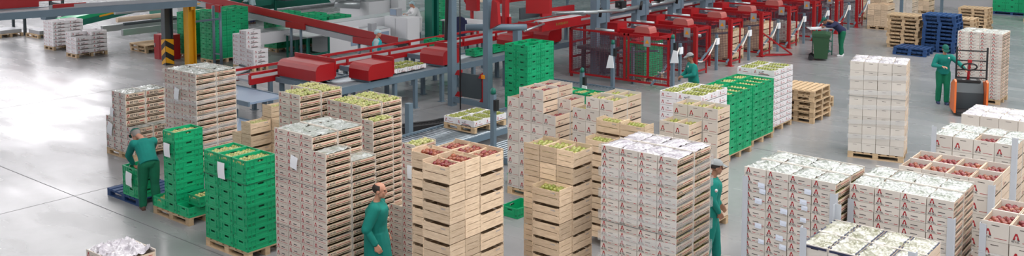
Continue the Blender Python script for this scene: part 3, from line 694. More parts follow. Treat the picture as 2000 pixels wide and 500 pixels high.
for c in range(3):
    for t in range(1, 12):
        if R.random() < .7:
            x = -4.06 - (.3 * (3 - c) + R.uniform(.03, .10)); z = .145 + (22 - t) * .1082 - .07 + R.uniform(-.03, .03)
            b = MB(); k = R.uniform(.7, 1.0); b.add([(p[0] * k * 1.1, p[1] * .5, p[2] * k * .8) for p in [(-.045, 0, -.05), (.045, -.004, -.055), (.05, -.012, .0), (.045, -.004, .04), (-.045, 0, .045), (-.01, -.01, .0)]], [(0, 1, 5), (1, 2, 5), (2, 3, 5), (3, 4, 5), (4, 0, 5)], 0)
            o = b.build('sticker', 'sticker', None, (x, 11.24 - .007 + (x + 4.06) * -.0175, z)); tag(o, f'bluish paper sticker in {ORD[t] } tier of {ORD[3 - c]} column, stack with loose stickers', 'sticker', 'stickers on the stack fronts')
# ------------------------------------------------------------------ the hall
def floor_material():
    m = bpy.data.materials.new('concrete'); m.use_nodes = True; nt = m.node_tree; b = nt.nodes['Principled BSDF']; N = nt.nodes.new; L = nt.links.new
    tc = N('ShaderNodeTexCoord'); n1 = N('ShaderNodeTexNoise'); n1.inputs['Scale'].default_value = .35; n1.inputs['Detail'].default_value = 5
    n2 = N('ShaderNodeTexNoise'); n2.inputs['Scale'].default_value = 2.2; n2.inputs['Detail'].default_value = 3
    mp = N('ShaderNodeMapping'); mp.inputs['Scale'].default_value = (.35, 1.3, 1); mp.inputs['Rotation'].default_value = (0, 0, .5); n3 = N('ShaderNodeTexNoise'); n3.inputs['Scale'].default_value = 1.1; n3.inputs['Detail'].default_value = 3
    for n in (n1, n2): L(tc.outputs['Object'], n.inputs['Vector'])
    L(tc.outputs['Object'], mp.inputs[0]); L(mp.outputs[0], n3.inputs['Vector'])
    cr = N('ShaderNodeValToRGB'); cr.color_ramp.elements[0].color = (.235, .24, .25, 1); cr.color_ramp.elements[1].color = (.34, .342, .352, 1); cr.color_ramp.elements[0].position = .3; cr.color_ramp.elements[1].position = .72
    mx = N('ShaderNodeMath'); mx.operation = 'MULTIPLY_ADD'; mx.inputs[1].default_value = .25; L(n2.outputs['Fac'], mx.inputs[0])
    ml = N('ShaderNodeMath'); ml.operation = 'MULTIPLY'; ml.inputs[1].default_value = .75; L(n1.outputs['Fac'], ml.inputs[0]); L(ml.outputs[0], mx.inputs[2])
    L(mx.outputs[0], cr.inputs[0]); L(cr.outputs[0], b.inputs['Base Color'])
    rr = N('ShaderNodeMapRange'); rr.inputs[1].default_value = .3; rr.inputs[2].default_value = .75; rr.inputs[3].default_value = .17; rr.inputs[4].default_value = .36
    L(n3.outputs['Fac'], rr.inputs[0]); L(rr.outputs[0], b.inputs['Roughness'])
    pass
    b.inputs['Specular IOR Level'].default_value = .55
    M['concrete'] = m
floor_material(); mat('olive_print', (.22, .14, .02), .6); mat('mesh_wire', (.14, .055, .08), .5); mat('joint', (.10, .10, .11), .8); mat('ceiling_white', (.40, .40, .40), .8)
mat("daylight", (1.0, .97, 1.0), .5, emit=4.5); mat("skylight", (1.0, .985, .97), .5, emit=5.9)
X0, X1, Y0, Y1, ZC = -62, 18, -12, 55, 15.0
b = MB(); b.box((X0, Y0, -.2), (X1, Y1, 0), 0)
for y in (9.0, 21.0, 33.0): b.box((X0, y - .008, -.01), (X1, y + .008, .0015), 1)
for x in (-28.0, -18.6, -4.6, 6): b.box((x - .008, Y0, -.01), (x + .008, Y1, .0012), 1)
struct('floor', b, ['concrete', 'joint'], 'grey polished concrete floor of the packing hall', 'floor')
b = MB(); b.box((X0, Y1, 0), (X1, Y1 + .2, 1.05), 0); b.box((X0, Y1, 1.05), (X1, Y1 + .2, ZC), 1)
struct('wall_back', b, ['wall_grey', 'wall_teal'], 'far wall, grey at the foot and teal above', 'wall')
b = MB(); b.box((X0 - .2, Y0, 0), (X0, Y1, 6.0), 0); b.box((X0 - .2, Y0, 14.6), (X0, Y1, ZC), 0); b.box((X0 - .2, 32.8, 6.0), (X0, Y1, 14.6), 0)
struct('wall_left', b, ['wall_grey'], 'long grey wall with a band of high windows', 'wall')
for k in range(6):
    y = Y0 + k * 7.467; b = MB(); b.box((X0 - .16, y + .15, 6.15), (X0 - .12, y + 7.3, 14.45), 0)
    for a, c in (((X0 - .2, y, 6.0), (X0, y + .15, 14.6)), ((X0 - .2, y + 7.3, 6.0), (X0, y + 7.467, 14.6)), ((X0 - .2, y + .15, 6.0), (X0, y + 7.3, 6.15)), ((X0 - .2, y + .15, 14.45), (X0, y + 7.3, 14.6))): b.box(a, c, 1)
    struct(f'window_{k + 1}', b, ['daylight', 'white_paint'], 'tall bright window high in the long wall', 'window')
b = MB(); b.box((X1, Y0, 0), (X1 + .2, Y1, ZC), 0); struct('wall_right', b, ['wall_grey'], 'plain grey side wall', 'wall')
b = MB(); b.box((X0, Y0 - .2, 0), (X1, Y0, ZC), 0); struct('wall_front', b, ['wall_grey'], 'plain grey wall behind the gallery', 'wall')
b = MB(); b.box((X0, Y0, ZC), (X1, Y1, ZC + .2), 0); struct('ceiling', b, ['ceiling_white'], 'white ceiling with long skylights', 'ceiling')
for k, x in enumerate((-55, -44, -9.5, -2, 6, 13)):
    b = MB(); b.box((x - 1.6, Y0 + 2, ZC - .04), (x + 1.6, Y1 - 2, ZC - .02), 0); b.box((x - 1.7, Y0 + 1.9, ZC - .02), (x + 1.7, Y1 - 1.9, ZC), 1)
    struct(f'skylight_{k + 1}', b, ['skylight', 'white_paint'], 'long bright skylight in the ceiling', 'skylight').name = f'window_{k + 7}'

# ------------------------------------------------------------------ palletising cages along the aisle
PX_, PV, PP = -15.0, 25.65, 2.56
def part(name, parent, mats, mb): return mb.build(name, mats, parent)
def wire(mb, x0, x1, y, z0, z1, st=.06, r=.0046):
    n = int((x1 - x0) / st)
    for k in range(1, n): x = x0 + (x1 - x0) * k / n; mb.box((x - r, y - r, z0), (x + r, y + r, z1))
    n = int((z1 - z0) / st)
    for k in range(1, n): z = z0 + (z1 - z0) * k / n; mb.box((x0, y - r, z - r), (x1, y + r, z + r))
WHERE = ['nearest to the aisle worker'.replace('nearest', 'first and next'), 'second', 'third', 'fourth', 'fifth', 'sixth', 'seventh', 'eighth']
CELLME = {}
def cage(k):
    """one fenced palletising cell; local origin is the floor under its corner pillar"""
    lab = ['red mesh cage with green crates and a closed gate', 'red cage with a dark bay, second along the row', 'red cage holding slatted crates, third along the row', 'red cage holding slatted crates, fourth along the row',
           'red cage with a pale stack, fifth along the row', 'red cage level with the green waste bin, sixth along the row', 'red cage behind the navy-clad worker, seventh along the row', 'last red cage of the row beside wooden crates'][k]
    t = thing('palletizing_cage', lab, 'machine cage', (PX_, PV + k * PP, 0), 0, 'palletising cages along the aisle')
    def P(name, key, mats, fn):
        if key not in CELLME:
            mb = MB(); fn(mb); CELLME[key] = mb.mesh(name, mats)
        return link(name, CELLME[key], t)
    wide = k == 0
    x1 = .48 if wide else 0
    def fence(b):
        b.box((-3.3, -.03, 1.58), (x1, .03, 1.64)); b.box((-3.3, -.025, .12), (x1, .025, .18))
        for x in ([-3.27, -1.15, -1.0, .44] if wide else [-3.27, -1.75]): b.box((x - .03, -.03, 0.12), (x + .03, .03, 1.64))
        if wide: b.box((-.98, -.02, .30), (.42, .02, .36)); b.box((-.98, -.02, 1.36), (.42, .02, 1.42)); b.box((-.32, -.03, .3), (-.25, .03, 1.42))
        else:
            b.box((-.95, .02, .12), (-.9, .07, 1.5)); b.box((-.95, .02, 1.46), (0, .07, 1.51))
            b.box((-.05, .05, .12), (-.01, .85, .17)); b.box((-.05, .81, .0), (-.01, .86, 1.45)); b.box((-.05, .05, 1.40), (-.01, .85, 1.45)); 
    P('safety_fence', 'fence%d' % wide, ['red_paint'], fence)
    P('mesh_panel', 'mesh%d' % wide, ['mesh_wire'], lambda b: (wire(b, -3.24, x1 - .06, 0, .18, 1.58)))
    if not wide: P('pillar', 'pillar', ['red_paint'], lambda b: (b.box((-.06, -.06, 0), (.06, .06, 1.68)), b.box((-.12, -.12, 0), (.12, .12, .015))))
    def head(b):
        b.box((-1.60, 1.2, 1.34), (-.95, 1.8, 1.50)); b.box((-3.2, .95, 1.34), (-.55, 1.05, 1.45)); b.box((-3.2, 1.95, 1.34), (-.55, 2.05, 1.45))
        for x in (-3.0, -2.3, -.6): b.box((x - .06, 1.05, 1.35), (x + .06, 1.95, 1.44))
        b.box((-1.05, .2, 1.35), (-.85, 1.0, 1.44)); b.box((-2.6, 1.2, 1.45), (-2.2, 1.8, 1.75)); b.box((-2.2, 1.35, 1.36), (-1.6, 1.65, 1.56))
    def rear(b):
        for z in (.15, .62, 1.12, 1.6): b.box((-3.32, .05, z), (-3.26, 2.5, z + .06))
        for y in (.1, .85, 1.65, 2.45): b.box((-3.33, y - .03, 0), (-3.25, y + .03, 1.66))
        for y in (1.0, 1.97): b.box((-3.28, y, 1.3), (-3.2, y + .06, 1.34))
    P('rear_frame', 'rear', ['red_paint'], rear)
    P('inner_frame', 'innf', ['red_paint'], lambda b: (b.box((-2.1, 1.0, .55), (-2.02, 2.3, .62)), b.box((-2.1, 1.0, 0), (-2.02, 1.06, 1.3)), b.box((-2.1, 2.24, 0), (-2.02, 2.3, 1.3))))
    P('end_post', 'endp', ['red_paint'], lambda b: b.box((-.62, 2.1, 0), (-.55, 2.17, 1.42)))
    P('gripper_head', 'head', ['red_paint'], head)
    def cover(b):
        pts = [(-1.56, 1.25, 1.5), (-.98, 1.25, 1.5)] + [(-.98 - .08 * (1 - math.cos(a)), 1.25, 1.5 + .20 * math.sin(a)) for a in (.4, .9, 1.57)] + [(-1.48, 1.25, 1.70), (-1.55, 1.25, 1.65)]
        b.prism(pts, (0, .45, 0))
    P('head_cover', 'cover', ['pink_sheen_and_belt'], cover)  # red cover, its pink top shine carried by the base colour
    P('cylinder', 'cyl1', ['steel_light'], lambda b: b.cyl((-2.5, .35, 1.62), (-1.9, .55, 1.58), .055)); P('cylinder', 'cyl2', ['steel_light'], lambda b: b.cyl((-2.1, 2.1, 1.60), (-1.6, 2.2, 1.58), .05)); P('cylinder', 'cyl3', ['steel_light'], lambda b: b.cyl((-.7, .9, 1.26), (-.3, .95, 1.24), .05))
    def gantry(b):
        for y in (.55, 1.15): b.box((-2.85, y, 0), (-2.6, y + .2, 3.6))
        b.box((-2.83, .75, 1.75), (-2.62, 1.15, 2.15)); b.box((-2.9, .5, 0), (-2.5, 1.45, .03))
        b.box((-2.80, 1.35, 1.9), (-2.64, 1.35 + PP - .85, 2.08))
    P('gantry_frame', 'gantry', ['steel_blue'], gantry)
    P('gantry_tube', 'tube', ['steel_light'], lambda b: b.cyl((-2.55, 1.35, 2.1), (-2.55, 1.35 + PP - .85, 2.1), .07))
    P('drive_motor', 'motor', ['black'], lambda b: (b.box((-2.62, 1.7, 2.2), (-2.35, 2.0, 2.42)), b.cyl((-2.5, 1.62, 2.3), (-2.5, 2.08, 2.3), .07)))
    P('valve', 'valve', ['black'], lambda b: b.cyl((-2.5, .6, 2.0), (-2.45, .6, 2.3), .05))
    def rail(b): b.bar((-.02, -.25, .15), (-.02, 1.55, 1.05), .05, .05); b.bar((-1.6, .25, .95), (-.1, .3, 1.15), .06, .06); b.box((-.05, 1.5, 0), (.03, 1.58, 1.25)); b.box((-1.02, .2, 0), (-.94, .28, 1.2))
    P('light_barrier', 'rail', ['steel_blue'], rail)
    def hose(b):
        pts = [(.03, 1.42 - 1.35 * s, 1.12 - 1.75 * s + 1.15 * s * s) for s in [q / 10 for q in range(11)]]
        b.tube(pts[:5], .024, 0, 7); b.tube(pts[4:8], .023, 1, 7); b.tube(pts[7:], .024, 0, 7)
    P('air_hose', 'hose', ['hose_white', 'red_paint'], hose)
    def plate(b): b.box((-.42, -.045, 1.30), (-.18, -.032, 1.62), 0); b.prism([(-.37, -.049, 1.40), (-.23, -.049, 1.40), (-.30, -.049, 1.53)], (0, .003, 0), 1)
    P('warning_plate', 'plate', ['grey_print', 'amber'], plate)
    P('pallet_track', 'track', ['steel_dark'], lambda b: (b.box((-3.2, .3, .9), (-2.0, 2.2, 1.0)), b.box((-3.1, .4, 0), (-3.0, .5, .9)), b.box((-3.1, 2.0, 0), (-3.0, 2.1, .9))))
    P('switch_box', 'sw', ['paper'], lambda b: b.box((-.01, 1.44, .90), (.05, 1.64, 1.12)))
for k in range(8): cage(k)
# the red kick-out stay of the fifth cage and dark matting at the pillars
b = MB(); x, y = PX_ + .05, PV + 3 * PP + .9
for q in ((x, y - .9, .9), (x + .0, y - 1.0, .06)): b.bar(q, (x + .75, y + .1, .04), .05, .05)
b.bar((x, y - .6, .05), (x + .75, y + .1, .04), .05, .05); tag(b.build('floor_stay', 'red_paint'), 'red triangular stay splayed on the floor by the fourth cage', 'stay')
def post(x, y, h, label, bag=True, bx=0):
    t = thing('control_post', label, 'post', (x, y, 0))
    part('pole', t, ['steel_blue'], MB().box((-.05, -.05, 0), (.05, .05, h)).box((-.1, -.1, 0), (.1, .1, .012)))
    b = MB(); b.lathe([(.055, 0), (.06, .05), (.055, .11), (.02, .14)], 0, 12, (0, 0, h)); part('beacon', t, ['machine_green'], b)
    part('button_box', t, ['black'], MB().box((.05, -.06, h - .36), (.13, .04, h - .12)))
    if bag: part('paper_bag', t, ['paper'], MB().prism([(-.04 + bx, -.085, h - .75), (.24 + bx, -.085, h - .72), (.20 + bx, -.085, h - .36), (.06 + bx, -.085, h - .34)], (0, .02, 0)))
post(-15.88, 24.55, 1.45, 'grey post with green beacon and paper bag before the closed gate', True, -.15); post(-14.45, 25.72, 1.62, 'grey post with green beacon and paper bag at the gate corner')
post(-13.45, 15.95, 1.62, 'slim grey post with green beacon beside the low conveyor', False); post(-15.15, 21.85, 1.05, 'grey post with beacon beside green crate stack', True)
b = MB(); b.box((-.07, -.07, 0), (.07, .07, 1.0)); b.box((-.12, -.12, 0), (.12, .12, .015)); tag(b.build('guard_post', 'steel_blue', None, (-16.25, 16.1, 0)), 'plain grey steel post beside the curved track', 'post')
b = MB(); b.box((-.06, -.06, 0), (.06, .06, 3.2)); b.box((-.14, -.14, 0), (.14, .14, .015)); tag(b.build('guard_post', 'steel_blue', None, (-13.1, 43.8, 0)), 'tall grey post at the end of the cage row', 'post')
b = MB(); b.box((-.06, -.06, 0), (.06, .06, 4.2)); b.box((-.14, -.14, 0), (.14, .14, .015)); tag(b.build('guard_post', 'steel_blue', None, (-12.9, 49.5, 0)), 'slender grey post near the far pallets', 'post')

# ------------------------------------------------------------------ conveyors
def conveyor(name, label, x0, x1, y0, y1, z, mats, along='y', rollers=True, legs=(), side=.12, rail=None, cat='conveyor', pitch=.09, belt='roller', rails_z=.12):
    t = thing(name, label, cat)
    b = MB()
    if along == 'y': b.box((x0, y0, z - side), (x0 + .05, y1, z + .02)); b.box((x1 - .05, y0, z - side), (x1, y1, z + .02))
    else: b.box((x0, y0, z - side), (x1, y0 + .05, z + .02)); b.box((x0, y1 - .05, z - side), (x1, y1, z + .02))
    part('side_frame', t, mats, b)
    b = MB()
    if rollers:
        L = (y1 - y0) if along == 'y' else (x1 - x0); n = int(L / pitch)
        for k in range(n):
            q = (k + .5) / n
            if along == 'y': y = y0 + L * q; b.cyl((x0 + .05, y, z - .035), (x1 - .05, y, z - .035), .03, 0, 8)
            else: x = x0 + L * q; b.cyl((x, y0 + .05, z - .035), (x, y1 - .05, z - .035), .03, 0, 8)
        part('roller_bed', t, [belt], b)
    else:
        b.box((x0 + .05, y0, z - .05), (x1 - .05, y1, z)) if along == 'y' else b.box((x0, y0 + .05, z - .05), (x1, y1 - .05, z))
        part('belt', t, [belt], b)
    for x, y in legs: part('leg', t, ['steel_blue'], MB().box((x - .05, y - .05, .0), (x + .05, y + .05, z - side)).box((x - .09, y - .09, 0), (x + .09, y + .09, .012)))
    if rail:
        for s in ((x0, x1) if along == 'y' else (y0, y1)):
            b = MB(); L = (y1 - y0) if along == 'y' else (x1 - x0); n = max(2, int(L / 1.6))
            if along == 'y': b.box((s - .025, y0, z + rails_z - .02), (s + .025, y1, z + rails_z + .05)); [b.box((s - .03, y0 + L * k / n - .03, z - .1), (s + .03, y0 + L * k / n + .03, z + rails_z)) for k in range(n + 1)]
            else: b.box((x0, s - .025, z + rails_z - .02), (x1, s + .025, z + rails_z + .05)); [b.box((x0 + L * k / n - .03, s - .03, z - .1), (x0 + L * k / n + .03, s + .03, z + rails_z)) for k in range(n + 1)]
            part('guide_rail', t, [rail], b)
    return t
conveyor('belt_conveyor', 'long grey belt conveyor with red guide rails', -22.35, -21.5, 15.3, 36.0, 1.04, ['red_paint'], 'y', False, [(-22.3, y) for y in (16, 19, 22, 25, 28, 31, 34)] + [(-21.55, y) for y in (16, 19, 22, 25, 28, 31)], .14, 'red_paint', belt='grey_paint', rails_z=.14)
conveyor('roller_conveyor', 'blue-grey roller conveyor carrying white apple cartons', -20.15, -18.85, 16.2, 26.8, 1.0, ['steel_blue'], 'y', True, [(-18.92, y) for y in (17.3, 18.2, 19.0, 20.1, 21.5, 23.0, 24.5)] + [(-20.08, y) for y in (17.3, 19.0, 20.5, 22.0, 24.0, 26)], .16, pitch=.08)
conveyor('transfer_conveyor', 'short grey transfer conveyor under the first red hood', -21.45, -20.2, 16.1, 17.6, 1.0, ['steel_blue'], 'x', True, [(-21.3, 16.2), (-21.3, 17.5)])
conveyor('transfer_conveyor', 'short grey transfer conveyor beside the second hood', -21.45, -20.2, 18.4, 19.6, 1.0, ['steel_blue'], 'x', True, [(-21.3, 18.5), (-21.3, 19.5)])
conveyor('transfer_conveyor', 'short grey transfer conveyor beside the third hood', -21.45, -20.2, 21.2, 22.4, 1.0, ['steel_blue'], 'x', True, [(-21.3, 21.3), (-21.3, 22.3)])
conveyor('belt_table', 'upper pale blue belt table behind the pear crates', -22.4, -19.9, 14.1, 15.25, .84, ['steel_blue'], 'x', False, [(-22.3, 14.2), (-20.6, 14.2), (-20.6, 15.1)], .10, belt='belt_blue')
conveyor('belt_table', 'lower pale blue belt table near the floor', -21.0, -18.6, 13.1, 14.0, .45, ['steel_blue'], 'x', False, [(-20.9, 13.2), (-19.0, 13.2)], .10, belt='belt_blue')
b = MB(); n = 12
for r0, r1, z0, z1, m in ((.55, 1.35, .86, .92, 1), (1.35, 1.42, .80, .98, 0), (.48, .55, .80, .98, 0)):
    vs = [(r * math.cos(a), r * math.sin(a), z) for z in (z0, z1) for r in (r0, r1) for a in [PI * .5 * k / n for k in range(n + 1)]]
    q = n + 1; b.add(vs, [f for k in range(n) for f in ((2 * q + k, 3 * q + k, 3 * q + k + 1, 2 * q + k + 1), (q + k, q + k + 1, 3 * q + k + 1, 3 * q + k), (k + 1, k, 2 * q + k, 2 * q + k + 1), (k, k + 1, q + k + 1, q + k))], m)
t = thing('curved_conveyor', 'grey curved belt feeding the red-railed conveyor', 'conveyor', (-23.92, 15.3, .05), 0); part('curve_bed', t, ['steel_dark', 'grey_paint'], b); part('leg', t, ['steel_blue'], MB().box((.85, .35, -.05), (.95, .45, .81)))
# low chain track curving past the tower and the low conveyor in front
t = thing('chain_track', 'low black chain track curving beside the lift tower', 'conveyor')
pts = [(-17.9 + .0, 15.9, .12), (-17.25, 16.9, .12), (-16.95, 17.6, .12), (-16.85, 18.4, .12), (-16.85, 19.0, .12), (-16.86, 19.6, .12)]
for off, nm in ((0, 'track'), (.34, 'track')):
    b = MB(); pp = [(p[0] + off, p[1] - off * .35, p[2]) for p in pts]
    for a, c in zip(pp, pp[1:]): b.bar(a, c, .10, .14)
    part(nm, t, ['black'], b)
b = MB()
for k in range(46):
    q = k / 45 * (len(pts) - 1.001); i = int(q); f = q - i; x = pts[i][0] + (pts[i + 1][0] - pts[i][0]) * f + .17; y = pts[i][1] + (pts[i + 1][1] - pts[i][1]) * f - .06
    b.box((x - .11, y - .025, .12), (x + .11, y + .025, .17))
part('chain', t, ['rubber'], b)
conveyor('low_conveyor', 'low steel conveyor under the apple cartons', -16.1, -14.6, 15.4, 19.6, .30, ['steel_blue'], 'y', True, [(-16.0, 15.6), (-14.7, 15.6), (-16.0, 18), (-14.7, 18.9)], .12, pitch=.12)
pallet('wooden pallet under the cartons on low conveyor', -15.30, 17.45, .325, 1.0, 1.2)
conveyor('low_conveyor', 'low roller bed on the floor behind the red-apple stack', -14.4, -11.4, 16.15, 19.0, .14, ['steel_blue'], 'x', True, [], .12, pitch=.12, belt='roller')
conveyor('low_conveyor', 'low roller bed along the closed gate', -18.7, -14.9, 22.85, 24.3, .16, ['steel_blue'], 'x', True, [], .14, pitch=.12)
def hood(label, x0, x1, y0, y1, z0=1.06, h=.44, end='right'):
    t = thing('conveyor_hood', label, 'machine hood')
    pts = [(0, y0, z0), (0, y1, z0), (0, y1, z0 + h), (0, y0 + .16, z0 + h), (0, y0 + .05, z0 + h - .05), (0, y0, z0 + h - .15)]
    part('shell', t, ['red_paint'], MB().prism([(x0, p[1], p[2]) for p in pts], (x1 - x0, 0, 0)))
    part('end_flange', t, ['red_paint'], MB().prism([(x1 + .001, p[1] - .0, p[2]) for p in pts], (.03, 0, 0)))
    part('upstand', t, ['red_paint'], MB().box((x0 - .1, y1 + .02, z0 + .05), (x1 + .02, y1 + .06, z0 + h + .10)))
    part('foot', t, ['steel_blue'], MB().box((x0 + .02, y0 + .05, z0 - .058), (x1 - .02, y0 + .12, z0)).box((x0 + .02, y1 - .12, z0 - .058), (x1 - .02, y1 - .05, z0)))
hood('long red hood over the conveyor behind the pear crates', -21.35, -19.75, 16.1, 16.75, 1.08, .44)
hood('red hood with open square end beside roller bed', -19.55, -18.8, 17.1, 18.0, 1.08, .42)
hood('red hood behind the white apple cartons', -19.75, -18.85, 20.05, 20.75, 1.08, .42)
hood('red hood between the lift tower and green stack', -19.75, -18.85, 23.6, 24.3, 1.08, .42); hood('long red hood beside the closed fence', -20.7, -18.95, 25.3, 26.0, 1.08, .42)
# inclined red conveyor from the gallery beam down to the belt
t = thing('inclined_conveyor', 'red-sided inclined conveyor descending to the belt conveyor', 'conveyor')
A_, B_ = Vector((-34.6, 22.0, 1.98)), Vector((-22.46, 22.0, 1.24))
for y, nm in ((21.75, 'side_panel'), (22.35, 'side_panel')):
    o = Vector((0, y - 22, 0)); part(nm, t, ['red_paint'], MB().bar(A_ + o + Vector((0, 0, 0 if y < 22 else -.17)), B_ + o + Vector((0, 0, 0 if y < 22 else -.17)), .04, .27 if y < 22 else .1))
    part('channel', t, ['grey_paint'], MB().bar(A_ + o - Vector((0, .01, .27)), B_ + o - Vector((0, .01, .27)), .05, .2))
part('belt', t, ['steel_dark'], MB().bar(A_ + Vector((0, .05, -.03)), B_ + Vector((0, .05, -.03)), .5, .03))
for x in (-33.0, -27.95, -24.3):
    z = A_.z + (x - A_.x) / (B_.x - A_.x) * (B_.z - A_.z) - .28
    for dx, y in (((0, 21.72), (.55, 21.72)) if x < -25 else ((0, 21.72),)):
        part('leg', t, ['steel_blue'], MB().cyl((x + dx, y, 0), (x + dx, y, z), .05, 0, 10))
    part('bracket', t, ['red_paint'], MB().box((x - .25, 21.66, z - .08), (x + .85, 21.70, z + .14)))
part('brace', t, ['steel_blue'], MB().bar((-33.6, 21.2, 1.25), (-31.9, 21.7, 1.35), .07, .07).bar((-33.0, 21.72, .55), (-32.45, 21.72, .55), .05, .05))
# overhead gallery at the end: red panel on a blue beam
t = thing('gallery_conveyor', 'overhead red gallery conveyor on a blue-grey beam', 'conveyor'); d = Vector((-29.0, 18.6, 0)) - Vector((-30.6, 10.6, 0)); d.normalize()
p0 = Vector((-30.9, 10.2, 2.33)); p1 = Vector((-28.95, 18.5, 2.33)); s_ = Vector((-d.y, d.x, 0))
part('beam', t, ['steel_blue'], MB().bar(p0, p1, .16, .22)); part('beam', t, ['steel_blue'], MB().bar(p0 + s_ * 1.1, p1 + s_ * 1.1, .16, .22))
part('deck', t, ['grey_paint'], MB().bar(p0 + s_ * .55 + Vector((0, 0, .06)), p1 + s_ * .55 + Vector((0, 0, .06)), 1.05, .06).bar(p0 + d * 3.9 + s_ * .02 + Vector((0, 0, .17)), p1 + s_ * .02 + Vector((0, 0, .17)), .04, .12))
part('tie_plate', t, ['red_paint'], MB().bar(p0 + d * 4.0 + Vector((0, 0, .2)) - s_ * .03, p0 + d * 5.0 + Vector((0, 0, .2)) - s_ * .03, .03, .12))
part('side_panel', t, ['red_paint'], MB().bar(p0 + s_ * 1.25 + Vector((0, 0, .27)), p0 + d * 3.9 + s_ * 1.25 + Vector((0, 0, .27)), .05, .42).bar(p0 + d * 3.9 + s_ * 1.25 + Vector((0, 0, .37)), p1 + s_ * 1.25 + d * 1.0 + Vector((0, 0, .37)), .05, .24))
part('top_cover', t, ['white_paint'], MB().bar(p0 + s_ * 1.5 + Vector((0, 0, .66)), p0 + d * 4.2 + s_ * 1.5 + Vector((0, 0, .66)), .45, .1))
t = thing('steel_column', 'dark steel column with black and yellow stripes at its foot', 'column', (-30.75, 18.45, 0))
part('shaft', t, ['steel_dark'], MB().box((-.12, -.16, 0), (.12, -.13, 2.34)).box((-.12, .13, 0), (.12, .16, 2.34)).box((-.015, -.13, 0), (.015, .13, 2.34)))
b = MB()
b.box((-.13, -.170, 0), (.13, -.161, .95), 0); b.box((.121, -.16, 0), (.130, .16, .95), 0)
for k in range(5):
    z = -.1 + k * .40
    q = [(max(-.13, -.13), z), (.13, z + .2), (.13, z + .40), (-.13, z + .2)]; q = [(a, min(max(c, 0), .95)) for a, c in q]
    if len(set(q)) > 2: b.poly([(a, -.1715, c) for a, c in q], 1)
    q = [(-.16, z + .2), (.16, z), (.16, z + .2), (-.16, z + .40)]; q = [(a, min(max(c, 0), .95)) for a, c in q]
    if len(set(q)) > 2: b.poly([(.1315, a, c) for a, c in q], 1)
part('hazard_guard', t, ['black', 'yellow_paint'], b)
t = thing('steel_column', 'yellow steel column carrying the gallery beam', 'column', (-29.95, 18.85, 0)); part('shaft', t, ['yellow_paint'], MB().box((-.15, -.15, 0), (.15, -.11, 2.18)).box((-.15, .11, 0), (.15, .15, 2.18)).box((-.02, -.11, 0), (.02, .11, 2.18))); part('head_plate', t, ['yellow_paint'], MB().box((-.26, -.28, 2.18), (.26, .28, 2.21)).box((-.2, -.05, 2.0), (.2, .05, 2.18)))
b = MB(); b.box((-.15, -.3, .0), (.62, .3, .92)); t = thing('metal_cabinet', 'red metal cabinet behind the striped column', 'cabinet', (-32.1, 19.1, 0)); part('case', t, ['red_paint'], b); part('handle', t, ['steel_light'], MB().box((-.08, -.33, .45), (-.04, -.313, .6))); part('door', t, ['red_paint'], MB().box((-.13, -.312, .04), (.24, -.301, .88)))
t = thing('support_frame', 'grey tube frame standing before the tall green stacks', 'frame')
for x, y in ((-29.2, 19.32), (-28.82, 19.34)): part('post', t, ['steel_blue'], MB().cyl((x, y, 0), (x, y, 2.15), .05, 0, 10))
part('cross_tube', t, ['steel_blue'], MB().bar((-29.7, 18.95, 1.58), (-28.75, 19.3, 1.72), .07, .07).bar((-29.2, 19.33, .45), (-28.82, 19.34, .45), .05, .05)); part('clamp', t, ['red_paint'], MB().box((-28.95, 19.22, 1.95), (-28.7, 19.28, 2.2)))
t = thing('hand_tray', 'dark wooden tray with film lying at the foot of the capped man', 'tray', (-7.52, 14.55, 0), rad(10))
part('tray_box', t, ['steel_dark'], MB().box((-.16, -.2, .02), (.16, .2, .035)).box((-.16, -.2, .035), (-.145, .2, .17)).box((.145, -.2, .035), (.16, .2, .17)).box((-.145, -.2, .035), (.145, -.185, .17)).box((-.145, .185, .035), (.145, .2, .17))); part('handle', t, ['steel_dark'], MB().bar((-.15, -.19, .17), (-.6, -.25, .12), .02, .02)); part('film', t, ['film_bag'], MB().ell((0, 0, .13), (.13, .17, .05)))
# lift tower
t = thing('lift_tower', 'grey-blue lift tower with dark panel and red brackets', 'lift', (-17.6, 19.9, 0))
for x in (-.72, .62): part('column', t, ['steel_blue'], MB().box((x - .09, -.1, 0), (x + .09, .1, 4.6)))
part('panel', t, ['steel_dark'], MB().box((-.45, -.02, .32), (.40, .02, 1.0)))
for x, z in ((-.48, .38), (.42, .30), (-.48, 1.0), (.40, 1.0)): part('bracket', t, ['red_paint'], MB().prism([(x - .1, -.05, z - .08), (x + .12, -.05, z - .08), (x + .12, -.05, z + .08), (x, -.05, z + .06)], (0, .1, 0)))
part('cross_beam', t, ['steel_blue'], MB().box((-.62, -.06, .12), (.52, .06, .26))); part('cross_beam', t, ['steel_blue'], MB().box((-.62, -.06, 4.3), (.52, .06, 4.5))); part('slide', t, ['red_paint'], MB().box((.47, -.08, .3), (.52, .08, 1.1)))
b = MB(); zz = [1.9 + k * .06 for k in range(44)]; b.tube([(-.86 + .06 * math.sin(k * .05), -.1, z) for k, z in enumerate(zz)], .055, 0, 8); part('cable_chain', t, ['black'], b)
part('swing_arm', t, ['red_paint'], MB().prism([(.75, -.06, 2.35), (1.05, -.06, 2.5), (1.0, -.06, 3.1), (.82, -.06, 3.15)], (0, .12, 0))); part('switch', t, ['amber'], MB().box((.50, -.14, .95), (.60, -.09, 1.05)))
b = MB(); b.tube([(-.05, -.4, 4.6), (-.05, -.4, .05)], .02, 0, 6); part('cable', t, ['black'], b)
